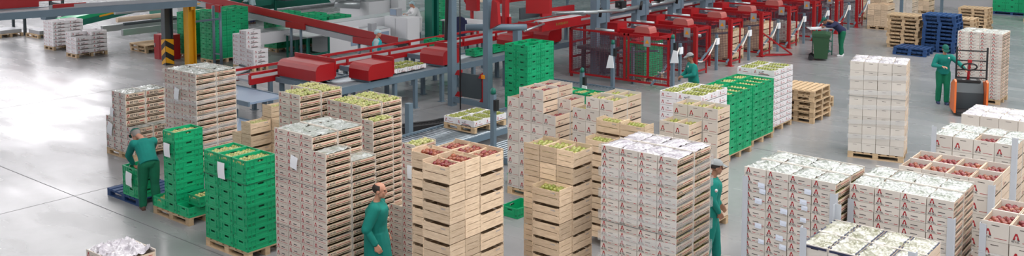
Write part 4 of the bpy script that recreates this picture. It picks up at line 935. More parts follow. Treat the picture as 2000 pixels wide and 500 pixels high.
# transfer beams between the tower and the cages
t = thing('transfer_bridge', 'grey tube bridge with red grippers between tower and cages', 'machine bridge')
part('tube', t, ['steel_blue'], MB().cyl((-18.7, 20.9, 2.12), (-17.5, 22.3, 2.08), .10).box((-17.75, 21.95, 0), (-17.55, 22.15, 2.0)))
part('rod', t, ['steel_light'], MB().cyl((-17.5, 22.2, 1.98), (-17.9, 23.7, 2.0), .035).cyl((-17.6, 23.9, 2.35), (-16.6, 26.3, 2.28), .05).cyl((-17.9, 24.1, 2.3), (-16.9, 25.2, 2.3), .06))
for a, c in (((-18.1, 23.7, 1.74), (-17.98, 25.85, 2.04)), ((-18.6, 24.4, 2.10), (-18.5, 26.2, 2.34)), ((-19.0, 22.1, 2.12), (-18.0, 22.2, 2.36))): part('red_beam', t, ['red_paint'], MB().box(a, c))
b = MB(); [b.box((-17.978, 24.45 + k * .085, 1.86), (-17.974, 24.49 + k * .085, 1.94)) for k in range(8)]; part('lettering', t, ['olive_print'], b)
part('top_plate', t, ['white_paint'], MB().box((-18.3, 23.7, 2.041), (-17.98, 25.85, 2.06)))
part('gripper', t, ['red_paint'], MB().box((-18.6, 22.0, 2.1), (-18.45, 22.2, 2.9)));part('gripper', t, ['red_paint'], MB().box((-18.2, 22.0, 2.1), (-18.08, 22.2, 3.0)));part('gripper', t, ['red_paint'], MB().prism([(-18.0, 22.9, 2.4), (-17.4, 23.3, 2.4), (-17.4, 23.3, 3.2), (-18.0, 22.9, 3.2)], (.06, .06, 0)))
part('plate', t, ['steel_dark'], MB().box((-18.9, 23.7, 2.05), (-18.85, 25.2, 2.42)))
# machines further back
def block(name, label, cat, parts):
    t = thing(name, label, cat)
    for nm, m, boxes in parts:
        b = MB()
        for q in boxes:
            if q[0] == 'c': b.cyl(q[1], q[2], q[3], 0, 14)
            elif q[0] == 'p': b.prism(q[1], q[2])
            elif q[0] == 'e': b.ell(q[1], q[2])
            else: b.box(q[0], q[1])
        part(nm, t, [m], b)
    return t
block('white_conveyor', 'long white-sided conveyor in front of green stacks', 'conveyor', [('side_panel', 'white_paint', [((-28.8, 20.9, .6), (-28.7, 31.0, 1.02))]), ('belt', 'steel_light', [((-29.6, 20.9, .98), (-28.8, 31.0, 1.04))]), ('leg', 'machine_green', [((-28.9, 22.6, 0), (-28.81, 22.72, .98)), ]), ('leg', 'machine_green', [((-28.9, 27.6, 0), (-28.81, 27.72, .98))]), ('leg', 'machine_green', [((-28.9, 30.2, 0), (-28.81, 30.3, .98))])])
block('work_table', 'green-framed work table behind the inclined conveyor', 'table', [('table_top', 'steel_light', [((-28.6, 21.9, .86), (-27.3, 23.05, .90))])] + [('leg', 'machine_green', [((x, y, 0), (x + .06, y + .06, .86))]) for x in (-28.55, -27.4) for y in (21.95, 22.95)] + [('stretcher', 'machine_green', [((-28.5, 21.97, .2), (-27.35, 22.0, .25)), ((-27.38, 22.0, .2), (-27.35, 22.95, .25))])])
block('machine_cabinet', 'low white machine housing with blue panels', 'machine', [('case', 'white_paint', [((-28.6, 23.2, .1), (-27.65, 26.4, .72))]), ('blue_panel', 'belt_blue', [((-27.649, 24.3, .25), (-27.63, 25.1, .62))]), ('blue_panel', 'belt_blue', [((-27.649, 25.5, .25), (-27.63, 26.3, .62))]), ('pillar', 'grey_paint', [((-27.62, 25.15, 0), (-27.4, 25.42, 1.05))]), ('worktop', 'steel_light', [((-28.62, 23.15, .721), (-27.66, 26.45, .75))]), ('tray', 'machine_green', [((-28.3, 23.7, .751), (-27.9, 24.1, .85))]), ('instrument', 'white_paint', [('p', [(-28.4, 24.6, .751), (-27.9, 24.6, .751), (-28.0, 24.6, .92)], (0, .4, 0))])])
block('labelling_machine', 'rounded silver and white packing machine with open hoods', 'machine', [('body', 'white_paint', [((-34.4, 29.6, .2), (-32.4, 31.6, 1.15))]), ('drum', 'steel_light', [('c', (-33.3, 28.2, 1.45), (-33.3, 29.4, 1.45), .26), ('c', (-33.6, 28.6, 1.1), (-32.9, 29.5, 1.0), .2)]), ('hood', 'steel_light', [('p', [(-34.2, 29.6, 1.15), (-32.6, 29.6, 1.15), (-32.9, 29.6, 1.75), (-33.9, 29.6, 1.75)], (0, .9, 0))]), ('hood', 'steel_dark', [('p', [(-34.1, 30.6, 1.15), (-32.55, 30.6, 1.15), (-32.9, 30.6, 1.7), (-33.8, 30.6, 1.7)], (0, .5, 0))]), ('arch', 'white_paint', [('p', [(-34.1, 31.15, 1.15), (-32.5, 31.15, 1.15), (-32.8, 31.15, 1.8), (-33.8, 31.15, 1.8)], (0, .15, 0))]), ('rack', 'steel_light', [((-33.6, 29.3, 1.95), (-32.9, 30.6, 2.0)), ((-33.3, 29.6, 1.75), (-33.2, 29.7, 1.95))]), ('side_box', 'white_paint', [((-32.3, 30.9, .3), (-31.8, 31.4, 1.6))])])
block('sorting_line', 'dark green sorting line with pale rollers', 'machine', [('frame', 'machine_green', [((-41.5, 24.0, .2), (-40.3, 36.5, 1.15)), ((-41.4, 24.0, 1.5), (-41.2, 36.5, 2.6)), ((-41.2, 26.0, 1.15), (-41.1, 26.2, 2.6)), ((-41.2, 31.0, 1.15), (-41.1, 31.2, 2.6))]), ('belt', 'pink_sheen_and_belt', [((-40.9, 24.0, 1.151), (-40.4, 36.5, 1.22))]), ('cover', 'machine_green', [((-39.4, 24.5, .7), (-38.3, 28.6, 1.5))]), ('rail', 'steel_light', [('c', (-38.2, 24.4, 1.6), (-38.2, 28.8, 1.6), .06), ((-38.6, 28.5, 1.0), (-38.3, 28.8, 1.8))]), ('legs', 'machine_green', [((-38.5, 28.9, 0), (-38.4, 29.0, 1.0))]), ('roller_bed', 'steel_dark', [((-38.9, 28.9, .9), (-37.6, 31.2, 1.1))])])
block('roller_line', 'grey roller line with bright green belt end beyond red cabinet', 'conveyor', [('frame', 'steel_light', [((-34.75, 18.9, .62), (-34.6, 25.5, .86)), ((-36.3, 18.9, .62), (-36.15, 25.5, .86))]), ('tube', 'lath', [('c', (-35.6, 19.2, 1.12), (-35.6, 24.6, 1.12), .10)]), ('tube', 'steel_light', [('c', (-36.5, 19.6, 1.3), (-36.5, 25.0, 1.3), .08)]), ('tube', 'steel_dark', [('c', (-35.1, 19.2, 1.0), (-35.1, 25.0, 1.0), .06)]), ('leg', 'grey_paint', [((-34.75, 20.4, 0), (-34.6, 20.6, .62))]), ('leg', 'machine_green', [((-34.75, 23.5, 0), (-34.6, 23.7, .62))]), ('console', 'white_paint', [('p', [(-34.95, 21.2, 1.15), (-34.45, 21.2, 1.15), (-34.55, 21.2, 1.55), (-34.85, 21.2, 1.6)], (0, .5, 0)), ((-34.74, 21.4, .86), (-34.64, 21.5, 1.15))])])
block('sloping_belt', 'bright green belt rising beyond the low cartons', 'conveyor', [('belt', 'green_plastic', [('p', [(-39.0, 18.4, .70), (-39.0, 24.2, 1.45), (-39.0, 24.2, 1.75), (-39.0, 18.4, 1.0)], (.8, 0, 0))]), ('edge', 'machine_green', [('p', [(-38.19, 18.4, .62), (-38.19, 24.2, 1.37), (-38.19, 24.2, 1.6), (-38.19, 18.4, .85)], (.06, 0, 0))]), ('strip', 'yellow_paint', [('p', [(-38.12, 19.8, .98), (-38.12, 23.5, 1.46), (-38.12, 23.5, 1.53), (-38.12, 19.8, 1.05)], (.03, 0, 0))]), ('leg', 'machine_green', [((-38.6, 18.6, 0), (-38.5, 18.7, .71))]), ('leg', 'machine_green', [((-38.6, 23.6, 0), (-38.5, 23.7, 1.36))])])
for k, (x, y, lab) in enumerate([(-42.6, 17.9, 'grey tray filler on a pallet at the frame edge'), (-41.2, 18.9, 'grey tray filler beside the high cartons')]):
    block('tray_filler', lab, 'machine', [('tray', 'grey_paint', [((x - .5, y - .4, .146), (x + .5, y + .48, .30))]), ('hopper', 'steel_blue', [('p', [(x - .5, y, 1.2), (x + .5, y, 1.2), (x + .2, y, .7), (x - .2, y, .7)], (0, .5, 0))]), ('frame', 'steel_dark', [((x - .6, y + .55, 0), (x - .5, y + .65, 2.4)), ((x + .5, y + .55, 0), (x + .6, y + .65, 2.4)), ((x - .6, y + .55, 1.2), (x + .6, y + .65, 1.4))]), ('cover', 'red_paint', [((x - .7, y + .3, 1.75), (x + .8, y + .9, 2.3))])])
block('office_cabinet', 'white double cabinet with small monitor on top', 'cabinet', [('case', 'white_paint', [((-28.2, 26.6, 0), (-26.9, 27.3, 1.15))]), ('door', 'white_paint', [((-28.18, 26.58, .05), (-27.57, 26.598, 1.1))]), ('door', 'white_paint', [((-27.53, 26.58, .05), (-26.92, 26.598, 1.1))]), ('monitor', 'grey_paint', [((-28.1, 26.8, 1.151), (-27.7, 27.1, 1.45))]), ('screen', 'belt_blue', [((-28.07, 26.785, 1.2), (-27.73, 26.799, 1.42))])])
block('steel_column', 'dark green column behind the white cabinet', 'column', [('shaft', 'machine_green', [((-26.9, 27.6, 0), (-26.5, 27.7, 5)), ((-26.9, 27.9, 0), (-26.5, 28.0, 5)), ((-26.73, 27.7, 0), (-26.67, 27.9, 5))])])
block('inspection_table', 'white inspection table with red stand behind', 'table', [('table_top', 'white_paint', [((-26.6, 28.2, .92), (-24.6, 29.2, .97))])] + [('leg', 'steel_dark', [((x, y, 0), (x + .06, y + .06, .92))]) for x in (-26.55, -24.7) for y in (28.25, 29.1)] + [('stand', 'red_paint', [((-25.9, 29.25, 0), (-25.8, 29.35, 2.2)), ((-26.1, 29.2, 1.3), (-25.5, 29.4, 1.9))])])
block('partition_panel', 'pale grey partition panel behind the lift tower', 'panel', [('board', 'white_paint', [((-26.6, 30.2, .15), (-24.6, 30.28, 1.15))]), ('leg', 'steel_dark', [((-26.5, 30.2, 0), (-26.42, 30.28, .15))]), ('leg', 'steel_dark', [((-24.8, 30.2, 0), (-24.72, 30.28, .15))])])
block('partition_panel', 'pale grey panel beyond the red hoods', 'panel', [('board', 'white_paint', [((-21.5, 33.0, .1), (-19.6, 33.1, 1.5))]), ('leg', 'steel_dark', [((-21.4, 33.0, 0), (-21.3, 33.1, .1))]), ('leg', 'steel_dark', [((-19.8, 33.0, 0), (-19.7, 33.1, .1))])])
conveyor('belt_conveyor', 'pale sorting belt far behind the tower', -30.0, -28.6, 33.5, 46.0, 1.1, ['red_paint'], 'y', False, [(-29.9, 34), (-28.7, 34), (-28.7, 40), (-28.7, 45)], .18, 'red_paint', belt='lath')
conveyor('belt_conveyor', 'pale belt with red rails behind the cages', -24.2, -22.8, 36.8, 53.0, 1.0, ['red_paint'], 'y', False, [(-22.9, 38), (-22.9, 43), (-22.9, 48)], .2, 'red_paint', belt='white_paint')
conveyor('belt_conveyor', 'far pale belt along the back of the hall', -38.5, -33.0, 43.0, 44.2, 1.2, ['machine_green'], 'x', False, [(-38, 43.1), (-33.2, 43.1)], .25, None, belt='pink_sheen_and_belt')
block('electrical_cabinet', 'pale grey electrical cabinet with dark socket behind the gantry', 'cabinet', [('case', 'white_paint', [((-19.8, 34.6, 0), (-19.0, 35.4, 1.9))]), ('vent_panel', 'steel_dark', [((-19.55, 34.585, 1.2), (-19.25, 34.599, 1.6))])])
block('electrical_cabinet', 'white electrical cabinet farther along the gantry', 'cabinet', [('case', 'white_paint', [((-19.4, 38.6, 0), (-18.6, 39.4, 1.9))]), ('vent_panel', 'steel_dark', [((-19.2, 38.585, 1.2), (-18.9, 38.599, 1.6))])])
# bin, trolley, truck
t = thing('wheeled_bin', 'dark green wheeled waste bin beside the writing trolley', 'waste bin', (-13.0, 34.1, 0), rad(20))
prof = [(.23, .28, .08), (.30, .36, .92)]
b = MB(); v = [(sx * w, sy * d, z) for w, d, z in prof for sx, sy in ((-1, -1), (1, -1), (1, 1), (-1, 1))]; b.add(v, [(3, 2, 1, 0), (4, 5, 6, 7)] + [(k, (k + 1) % 4, 4 + (k + 1) % 4, 4 + k) for k in range(4)]); b.box((-.32, -.38, .88), (.32, .38, .93)); part('body', t, ['bin_green'], b)
b = MB(); b.prism([(-.33, -.39, .935), (.33, -.39, .935), (.33, -.39, .97), (.15, -.39, 1.02), (-.33, -.39, 1.0)], (0, .78, 0)); part('lid', t, ['bin_green'], b)
for y in (-.25, .25): part('wheel', t, ['rubber'], MB().cyl((-.34, y - .03, .1), (-.34, y + .03, .1), .1, 0, 16))
part('axle', t, ['steel_dark'], MB().cyl((-.34, -.25, .1), (-.34, .25, .1), .015))
t = thing('writing_trolley', 'dark green tube trolley holding a white sheet', 'trolley', (-13.33, 35.12, 0), rad(35))
for x in (-.32, .28):
    for y in (-.25, .25): part('leg', t, ['machine_green'], MB().cyl((x, y, .05), (x, y, 1.0), .018))
part('top_board', t, ['white_paint'], MB().prism([(-.55, -.32, 1.0), (.30, -.32, 1.04), (.30, -.32, 1.06), (-.55, -.32, 1.02)], (0, .64, 0))); part('shelf', t, ['machine_green'], MB().box((-.32, -.25, .55), (.28, .25, .57)).box((-.32, -.25, .16), (.28, .25, .18)))
part('paper_sheet', t, ['paper'], MB().prism([(-.45, -.2, 1.03), (.1, -.2, 1.055), (.1, -.2, 1.06), (-.45, -.2, 1.035)], (0, .42, 0)))
t = thing('pallet_truck', 'orange pedestrian pallet truck with black tiller', 'pallet truck', (-6.55, 28.15, 0), rad(22))
part('side_wing', t, ['orange_paint'], MB().prism([(-.42, -.45, .08), (-.42, -.45, .95), (-.42, -.30, 1.0), (-.42, .25, .8), (-.42, .35, .08)], (.05, 0, 0))); part('side_wing', t, ['orange_paint'], MB().prism([(.37, -.45, .08), (.37, -.45, .95), (.37, -.30, 1.0), (.37, .25, .8), (.37, .35, .08)], (.05, 0, 0)))
part('motor_cover', t, ['steel_dark'], MB().prism([(-.36, -.05, .12), (-.36, -.12, .6), (-.36, .05, .86), (-.36, .42, .86), (-.36, .42, .12)], (.72, 0, 0))); part('platform', t, ['rubber'], MB().box((-.36, -.5, .08), (.36, -.06, .14)))
b = MB(); b.box((-.30, .02, .862), (.30, .38, .92)); part('dashboard', t, ['black'], b); part('gauge', t, ['steel_light'], MB().cyl((-.12, .1, .921), (-.12, .1, .935), .05).box((.05, .05, .921), (.2, .18, .935)))
part('tiller_arm', t, ['red_paint'], MB().bar((0, .2, .9), (0, .02, 1.40), .06, .06)); b = MB(); b.tube([(.19 * math.sin(a), .02 - .05 * math.cos(a), 1.30 + .10 * math.cos(a)) for a in [2 * PI * k / 20 for k in range(21)]], .022, 0, 8); part('tiller_loop', t, ['black'], b); part('tiller_head', t, ['red_paint'], MB().box((-.05, -.04, 1.38), (.05, .05, 1.50)))
b = MB()
for x in (-.26, .52): b.box((x - .022, .48, .05), (x + .022, .53, 1.78))
for z in (.9, 1.12, 1.38, 1.66): b.box((-.26, .49, z), (.52, .52, z + .03))
part('load_guard', t, ['black'], b)
for x in (-.25, .25): part('fork', t, ['steel_dark'], MB().box((x - .08, .55, .03), (x + .08, 1.35, .09)))
for x in (-.3, .3): part('wheel', t, ['rubber'], MB().cyl((x - .05, .15, .085), (x + .05, .15, .085), .085, 0, 14))
part('side_panel', t, ['orange_paint'], MB().prism([(.422, -.3, .1), (.422, .46, .1), (.422, .46, .84), (.422, -.1, .84)], (.03, 0, 0)))
# ------------------------------------------------------------------ people
def bake(o, name, parent, m, smooth=True):
    dg = bpy.context.evaluated_depsgraph_get(); me = bpy.data.meshes.new_from_object(o.evaluated_get(dg)); bpy.data.objects.remove(o)
    me.materials.clear(); me.materials.append(M[m]); me.polygons.foreach_set('use_smooth', [smooth] * len(me.polygons))
    return link(name, me, parent)
def loft(b, nodes, lat=(0, 1, 0), n=18, sub=4):
    """a closed elliptical sleeve through (point, fore-aft radius, sideways radius) nodes"""
    P = [Vector(p) for p, _, _ in nodes]; K = len(P); rings = []
    def cr(v, t):
        i = min(int(t), K - 2); f = t - i; g = lambda k: v[min(max(k, 0), K - 1)]
        a, b_, c, d = g(i - 1), g(i), g(i + 1), g(i + 2)
        return b_ * 1.0 + (c - a) * (.5 * f) + (a * 2 - b_ * 5 + c * 4 - d) * (.5 * f * f) + (b_ * 3 - a - c * 3 + d) * (.5 * f ** 3)
    rx = [q[1] for q in nodes]; ry = [q[2] for q in nodes]; m = (K - 1) * sub
    for k in range(m + 1):
        t = k / sub; p = cr(P, t); d = (cr(P, min(t + .1, K - 1.0001)) - cr(P, max(t - .1, 0))).normalized()
        y = Vector(lat); y = (y - d * y.dot(d)).normalized(); x = y.cross(d); u, v = cr(rx, t), cr(ry, t)
        rings += [p + x * (u * math.cos(2 * PI * q / n)) + y * (v * math.sin(2 * PI * q / n)) for q in range(n)]
    b.add(rings, [(i * n + q, i * n + (q + 1) % n, (i + 1) * n + (q + 1) % n, (i + 1) * n + q) for i in range(m) for q in range(n)] + [tuple(reversed(range(n))), tuple(range(m * n, m * n + n))], 0, True)
    return b
def limb(b, pts, rs):
    for p, q, r0, r1 in zip(pts, pts[1:], rs, rs[1:]):
        p, q = Vector(p), Vector(q); mid = p.lerp(q, .4)
        b.tube([p, mid, q], [r0, (r0 * .55 + r1 * .45) * 1.03, r1], 0, 14)
    for p, r in zip(pts, rs): b.ell(p, (r * 1.0, r * 1.0, r * 1.0), 0, 14, 10)
    return b
def remesh(b, name, parent, m, vox, smooth=4):
    o = b.build('tmp', m); r = o.modifiers.new('r', 'REMESH'); r.mode = 'VOXEL'; r.voxel_size = vox
    if smooth: s = o.modifiers.new('s', 'SMOOTH'); s.iterations = smooth; s.factor = .4
    return bake(o, name, parent, m)
def head_mb(c, f, up):
    """a head with brow, nose, lips, chin, ears; c its middle, f where it looks, up its crown"""
    f = Vector(f).normalized(); up = (Vector(up) - f * Vector(up).dot(f)).normalized(); s = up.cross(f)          # s points to the left ear
    Rm = Matrix(((f.x, s.x, up.x, c[0]), (f.y, s.y, up.y, c[1]), (f.z, s.z, up.z, c[2]), (0, 0, 0, 1)))
    b = MB(); b.ell((-.012, 0, .030), (.098, .077, .092), 0, 20, 14); b.ell((.018, 0, -.035), (.070, .062, .085), 0, 18, 12); b.ell((.055, 0, -.095), (.028, .030, .020), 0, 10, 8)
    b.ell((.078, 0, .030), (.016, .055, .012), 0, 12, 6); b.tube([(.088, 0, .022), (.108, 0, -.018), (.096, 0, -.030)], [.009, .014, .012], 0, 8); b.ell((.083, 0, -.058), (.014, .026, .011), 0, 10, 6)
    for q in (-1, 1): b.ell((-.012, q * .079, -.005), (.024, .010, .034), 0, 10, 8); b.ell((.060, q * .038, -.02), (.022, .02, .024), 0, 8, 6)
    return b, Rm
def hand_mb(w, d, n, side, curl=.5, scale=1.0):
    """palm and five bent fingers; w wrist, d the way the fingers point, n out of the back of the hand"""
    d = Vector(d).normalized(); n = (Vector(n) - d * Vector(n).dot(d)).normalized(); s = d.cross(n) * side                 # s towards the thumb
    b = MB(); w = Vector(w); k = scale
    P = lambda a, t, o=0: w + d * a * k + s * t * k + n * o * k
    for q in range(5): b.tube([P(.0, (q - 2) * .010), P(.045, (q - 2) * .016), P(.088, (q - 2) * .018)], [.017 * k, .017 * k, .013 * k], 0, 8)
    for q, L in enumerate((.066, .078, .084, .076)):
        t = (q - 1.6) * .0205; a = .088; pts = [P(a, t)]; ang = 0; o = 0
        for seg in (.42, .33, .25): ang += curl * .9; a += L * seg * math.cos(ang); o -= L * seg * math.sin(ang); pts.append(P(a, t, o))
        b.tube(pts, [.0098 * k, .0093 * k, .0085 * k, .0068 * k], 0, 8)
    b.tube([P(.025, .030), P(.055, .052, -.008), P(.080, .060, -.022 - curl * .02), P(.098, .056, -.036 - curl * .03)], [.0135 * k, .012 * k, .0105 * k, .008 * k], 0, 8)
    return b
def person(label, base, face, J, jacket, trousers, shoes, skinm='skin', head=(1, 0, 0), headup=(0, 0, 1), coat=False, vox=.011, cap=None, hair=None, group='workers in the hall', bald=False, net=None, vest=None, curl=(.5, .5), cuff=True, handdir=None, badge=None):
    """J: joints in a frame with x ahead, y to the left, z up from the floor"""
    t = thing('person', label, 'person', base, rad(face), group)
    V = {k: Vector(v) for k, v in J.items()}
    body = MB(); mid = V['chest'].lerp(V['neck0'], .55)
    loft(body, [(V['pelvis'] - (V['waist'] - V['pelvis']) * .5, .07, .10), (V['pelvis'], .095, .14), (V['waist'], .085, .12), (V['chest'], .10, .145), (mid, .075, .12), (V['neck0'], .052, .056), (V['neck'], .048, .05), (V['neck'].lerp(V['head'], .5), .046, .048)])
    for s in 'LR':
        limb(body, [V['chest'].lerp(V['sh' + s], .5), V['sh' + s], V['el' + s], V['wr' + s]], [.06, .052, .040, .027])
        limb(body, [V['hip' + s], V['kn' + s], V['an' + s]], [.085, .056, .040])
    hb, Rm = head_mb(V['head'], head, headup); body.merge(hb, Rm)
    for s, q in (('L', 1), ('R', -1)):
        d = (V['wr' + s] - V['el' + s]).normalized() if not handdir or not handdir.get(s) else Vector(handdir[s])
        nrm = Vector((0, q, .2)) if abs(d.z) > .6 else Vector((0, 0, 1))
        body.merge(hand_mb(V['wr' + s] + d * .005, d, nrm, -q if abs(d.z) > .6 else -q, curl[0 if s == 'L' else 1]))
    remesh(body, 'body', t, skinm, vox * .8, 3)
    # clothes
    jk = MB()
    loft(jk, [(V['pelvis'] - (V['waist'] - V['pelvis']) * .35, .150, .185), (V['pelvis'], .148, .185), (V['waist'], .138, .172), (V['chest'], .148, .190), (mid, .112, .175), (V['neck0'], .070, .080)])
    for s in 'LR': limb(jk, [V['chest'].lerp(V['sh' + s], .55), V['sh' + s], V['el' + s], V['el' + s].lerp(V['wr' + s], .9)], [.088, .080, .062, .046])
    if coat: loft(jk, [(V['pelvis'], .17, .21), (V['waist'], .165, .205), (V['chest'], .175, .225), (mid, .135, .205), (V['neck0'], .075, .085)]); limb(jk, [V['shL'], V['elL']], [.098, .08]); limb(jk, [V['shR'], V['elR']], [.098, .08])
    if coat:                                                     # long skirt of a work coat
        prof = []; n = 20; vs = []
        for q, (z, rx, ry) in enumerate([(0, .178, .215), (-.20, .195, .23), (-.45, .21, .245), (-.62, .22, .25)]):
            for k in range(n):
                a = 2 * PI * k / n; w = 1 + .04 * math.sin(5 * a + q)
                vs.append((V['pelvis'].x + rx * w * math.cos(a) + .02 * q, V['pelvis'].y + ry * w * math.sin(a), V['pelvis'].z + .06 + z))
        jk.add(vs, [(q * n + k, q * n + (k + 1) % n, (q + 1) * n + (k + 1) % n, (q + 1) * n + k) for q in range(3) for k in range(n)] + [tuple(range(n)), tuple(reversed(range(3 * n, 4 * n)))], 0, True)
    for b_ in range(len(jk.v)):                                   # loose folds
        x, y, z = jk.v[b_]; f = mnoise.noise(Vector((x * 9, y * 9, z * 14))) * .010; jk.v[b_] = (x + f, y + f * .6, z)
    jo = remesh(jk, 'coat' if coat else 'jacket', t, jacket, vox, 3)
    if badge:
        c, rr = (V['shR'].lerp(V['elR'], .3) + Vector((.02, -.082, 0)), (.024, .010, .030)) if badge == 'arm' else (V['chest'] + Vector((.150, .09, .06)), (.012, .026, .030))
        MB().ell(c, rr, 0, 14, 8).build('badge', 'white_cloth', jo); MB().ell(c + (Vector((0, -.007, -.006)) if badge == 'arm' else Vector((.008, 0, -.006))), tuple(q * k for q, k in zip(rr, (.75, .7, .22))), 0, 10, 6).build('badge_emblem', 'red_paint', jo)
    tr = MB(); loft(tr, [(V['pelvis'] - Vector((0, 0, .10)), .11, .15), (V['pelvis'], .132, .168), (V['pelvis'].lerp(V['waist'], .6), .125, .155)])
    for s in 'LR': limb(tr, [V['hip' + s], V['kn' + s], V['kn' + s].lerp(V['an' + s], .96)], [.112, .084, .074])
    for b_ in range(len(tr.v)):
        x, y, z = tr.v[b_]; f = mnoise.noise(Vector((x * 8, y * 8, z * 16 + 7))) * .012; tr.v[b_] = (x + f, y + f * .5, z)
    remesh(tr, 'trousers', t, trousers, vox, 3)
    for s in 'LR':
        a = V['an' + s]; b = MB(); b.ell((a.x - .03, a.y, .045), (.055, .042, .05)); b.ell((a.x + .075, a.y, .035), (.095, .046, .036)); b.box((a.x - .075, a.y - .036, 0), (a.x + .15, a.y + .036, .016)); b.tube([(a.x - .01, a.y, .03), (a.x, a.y, .11)], [.05, .046], 0, 10)
        remesh(b, 'shoe', t, shoes, .009, 2)
    def on_head(b, name, m): return MB().merge(b, Rm).build(name, m, t)
    for q in (-1, 1): on_head(MB().ell((.082, q * .031, .010), (.009, .012, .007), 0, 8, 6), 'eye', 'black')
    def shell(cut, rx, ry, rz, c, back=0):
        b = MB(); n, m_ = 22, 9; vs = []
        for j in range(m_ + 1):
            for k in range(n):
                a = 2 * PI * k / n; lim = cut(a); th = lim * (1 - j / m_); vs.append((c[0] + rx * math.sin(th) * math.cos(a), c[1] + ry * math.sin(th) * math.sin(a), c[2] + rz * math.cos(th)))
        b.add(vs, [(j * n + k, j * n + (k + 1) % n, (j + 1) * n + (k + 1) % n, (j + 1) * n + k) for j in range(m_) for k in range(n)], 0, True); return b
    if hair:
        if bald:
            b = MB(); n, m_ = 22, 9; vs = []
            for e in (0, .010):                                   # a fringe of hair round the back and sides
                for j in range(m_ + 1):
                    for k in range(n + 1):
                        a = 1.30 + (2 * PI - 2.60) * k / n; side = abs(math.cos((a - PI) / 1.85)); th = .80 + .35 * (1 - side) + (1.15 * side + .35) * j / m_
                        r = 1.0 + e * 9 * math.sin(PI * (j + .3) / (m_ + .6)) * min(1, 6 * min(k, n - k) / n + .15)
                        vs.append((-.012 + .099 * r * math.sin(th) * math.cos(a), .080 * r * math.sin(th) * math.sin(a), .030 + .094 * r * math.cos(th)))
            q = (m_ + 1) * (n + 1); fs = [(e + j * (n + 1) + k, e + j * (n + 1) + k + 1, e + (j + 1) * (n + 1) + k + 1, e + (j + 1) * (n + 1) + k) for e in (0, q) for j in range(m_) for k in range(n)]
            b.add(vs, fs, 0, True); on_head(b, 'hair', hair)
        else:
            lw = 2.3 if hair == 'grey_hair' else 1.9
            on_head(shell(lambda a: 1.05 if math.cos(a) > .45 else (lw if math.cos(a) < 0 else 1.6), .108, .088, .104 if lw < 2 else .125, (-.014, 0, .026)), 'hair', hair)
    if cap:
        b = shell(lambda a: 1.42, .113, .093, .100, (-.008, 0, .042)); pts = []
        n = 12; vs = [( .098 + .075 * math.cos(a) if 1 else 0, .088 * math.sin(a), .048 - .016 * math.cos(a) + dz) for dz in (0, .008) for a in [(-1.5 + 3.0 * k / n) for k in range(n + 1)]]
        vs2 = [(.085, .080 * math.sin(-1.5 + 3.0 * k / n), .055 + dz) for dz in (0, .008) for k in range(n + 1)]
        q = n + 1; b2 = MB(); b2.add(vs + vs2, [f for k in range(n) for f in ((k, k + 1, 2 * q + k + 1, 2 * q + k), (q + k + 1, q + k, 3 * q + k, 3 * q + k + 1), (k + 1, k, q + k, q + k + 1))], 0, True)
        o = on_head(b, 'cap', cap); o2 = MB().merge(b2, Rm).build('peak', cap, o)
    if net: on_head(shell(lambda a: 1.55 if math.cos(a) > 0 else 2.0, .118, .100, .112, (-.014, 0, .034)), 'hair_net', net)
    if vest:
        b = loft(MB(), [(V['pelvis'], .158, .195), (V['waist'], .150, .182), (V['chest'], .160, .200), (mid, .122, .16), (V['neck0'], .078, .088)]); remesh(b, 'vest', t, vest, vox, 2)
    return t, V, Rm
def stand(lean=0.0, h=1.74, stride=.0, armL=None, armR=None, bend=0.0):
    """an upright figure; lean tips the trunk forward about the hips, in radians"""
    k = h / 1.74; c, s = math.cos(lean), math.sin(lean)
    hip = Vector((0, 0, .95 * k))
    def T(x, y, z): return tuple(hip + Vector((x * c + z * s, y, -x * s + z * c)) * k)
    J = dict(pelvis=tuple(hip), waist=T(.0, 0, .17), chest=T(.01, 0, .36), neck0=T(.0, 0, .50), neck=T(.012, 0, .55), head=T(.04, 0, .665))
    for q, n in ((1, 'L'), (-1, 'R')):
        J['sh' + n] = T(0, q * .185, .43)
        J['hip' + n] = (0, q * .095, .90 * k); st = stride * q
        J['kn' + n] = (st * .5 + .03 + bend, q * .10, .50 * k); J['an' + n] = (st, q * .105, .09)
        J['el' + n] = T(-.03, q * .235, .14); J['wr' + n] = T(.08, q * .23, -.09)
    if armL: J['elL'], J['wrL'] = armL
    if armR: J['elR'], J['wrR'] = armR
    return J
# the bending worker at the green crates
J = stand(.78, 1.74, .10); J['elL'] = (.56, .22, .98); J['wrL'] = (.66, .10, .76); J['elR'] = (.62, -.25, 1.02); J['wrR'] = (.66, -.05, .78); J['head'] = (.64, .05, 1.345); J['neck'] = (.50, .02, 1.34)
person('person in green overalls bending over stacked green crates', (-16.62, 9.50, 0), 166, J, 'teal_cloth', 'trouser_green', 'shoe', head=(.75, .15, -.65), headup=(.6, 0, .75), cap='green_cap', hair='grey_hair', vox=.010)
# bald man walking by in a long teal coat
J = stand(.05, 1.75, .22); J['elL'] = (-.05, .27, 1.12); J['wrL'] = (.10, .25, .90); J['elR'] = (-.08, -.27, 1.12); J['wrR'] = (.06, -.27, .88)
person('person with balding dark hair in a long teal coat walking past', (-10.34, 9.52, 0), 36, J, 'teal_cloth', 'teal_cloth', 'shoe', coat=True, hair='dark_hair', bald=True, vox=.010, head=(1, -.05, -.08))
# capped man beside the wrapped stack
J = stand(.06, 1.72, .12); J['elR'] = (-.02, -.26, 1.13); J['wrR'] = (.10, -.20, .90); J['elL'] = (.03, .26, 1.12); J['wrL'] = (.18, .19, .92)
person('person in grey cap and teal uniform beside the wrapped stack', (-7.05, 13.88, 0), 36, J, 'teal_cloth', 'teal_cloth', 'shoe', 'skin_dark', cap='grey_cap', hair='dark_hair', vox=.011, head=(1, 0, -.12), badge='arm')
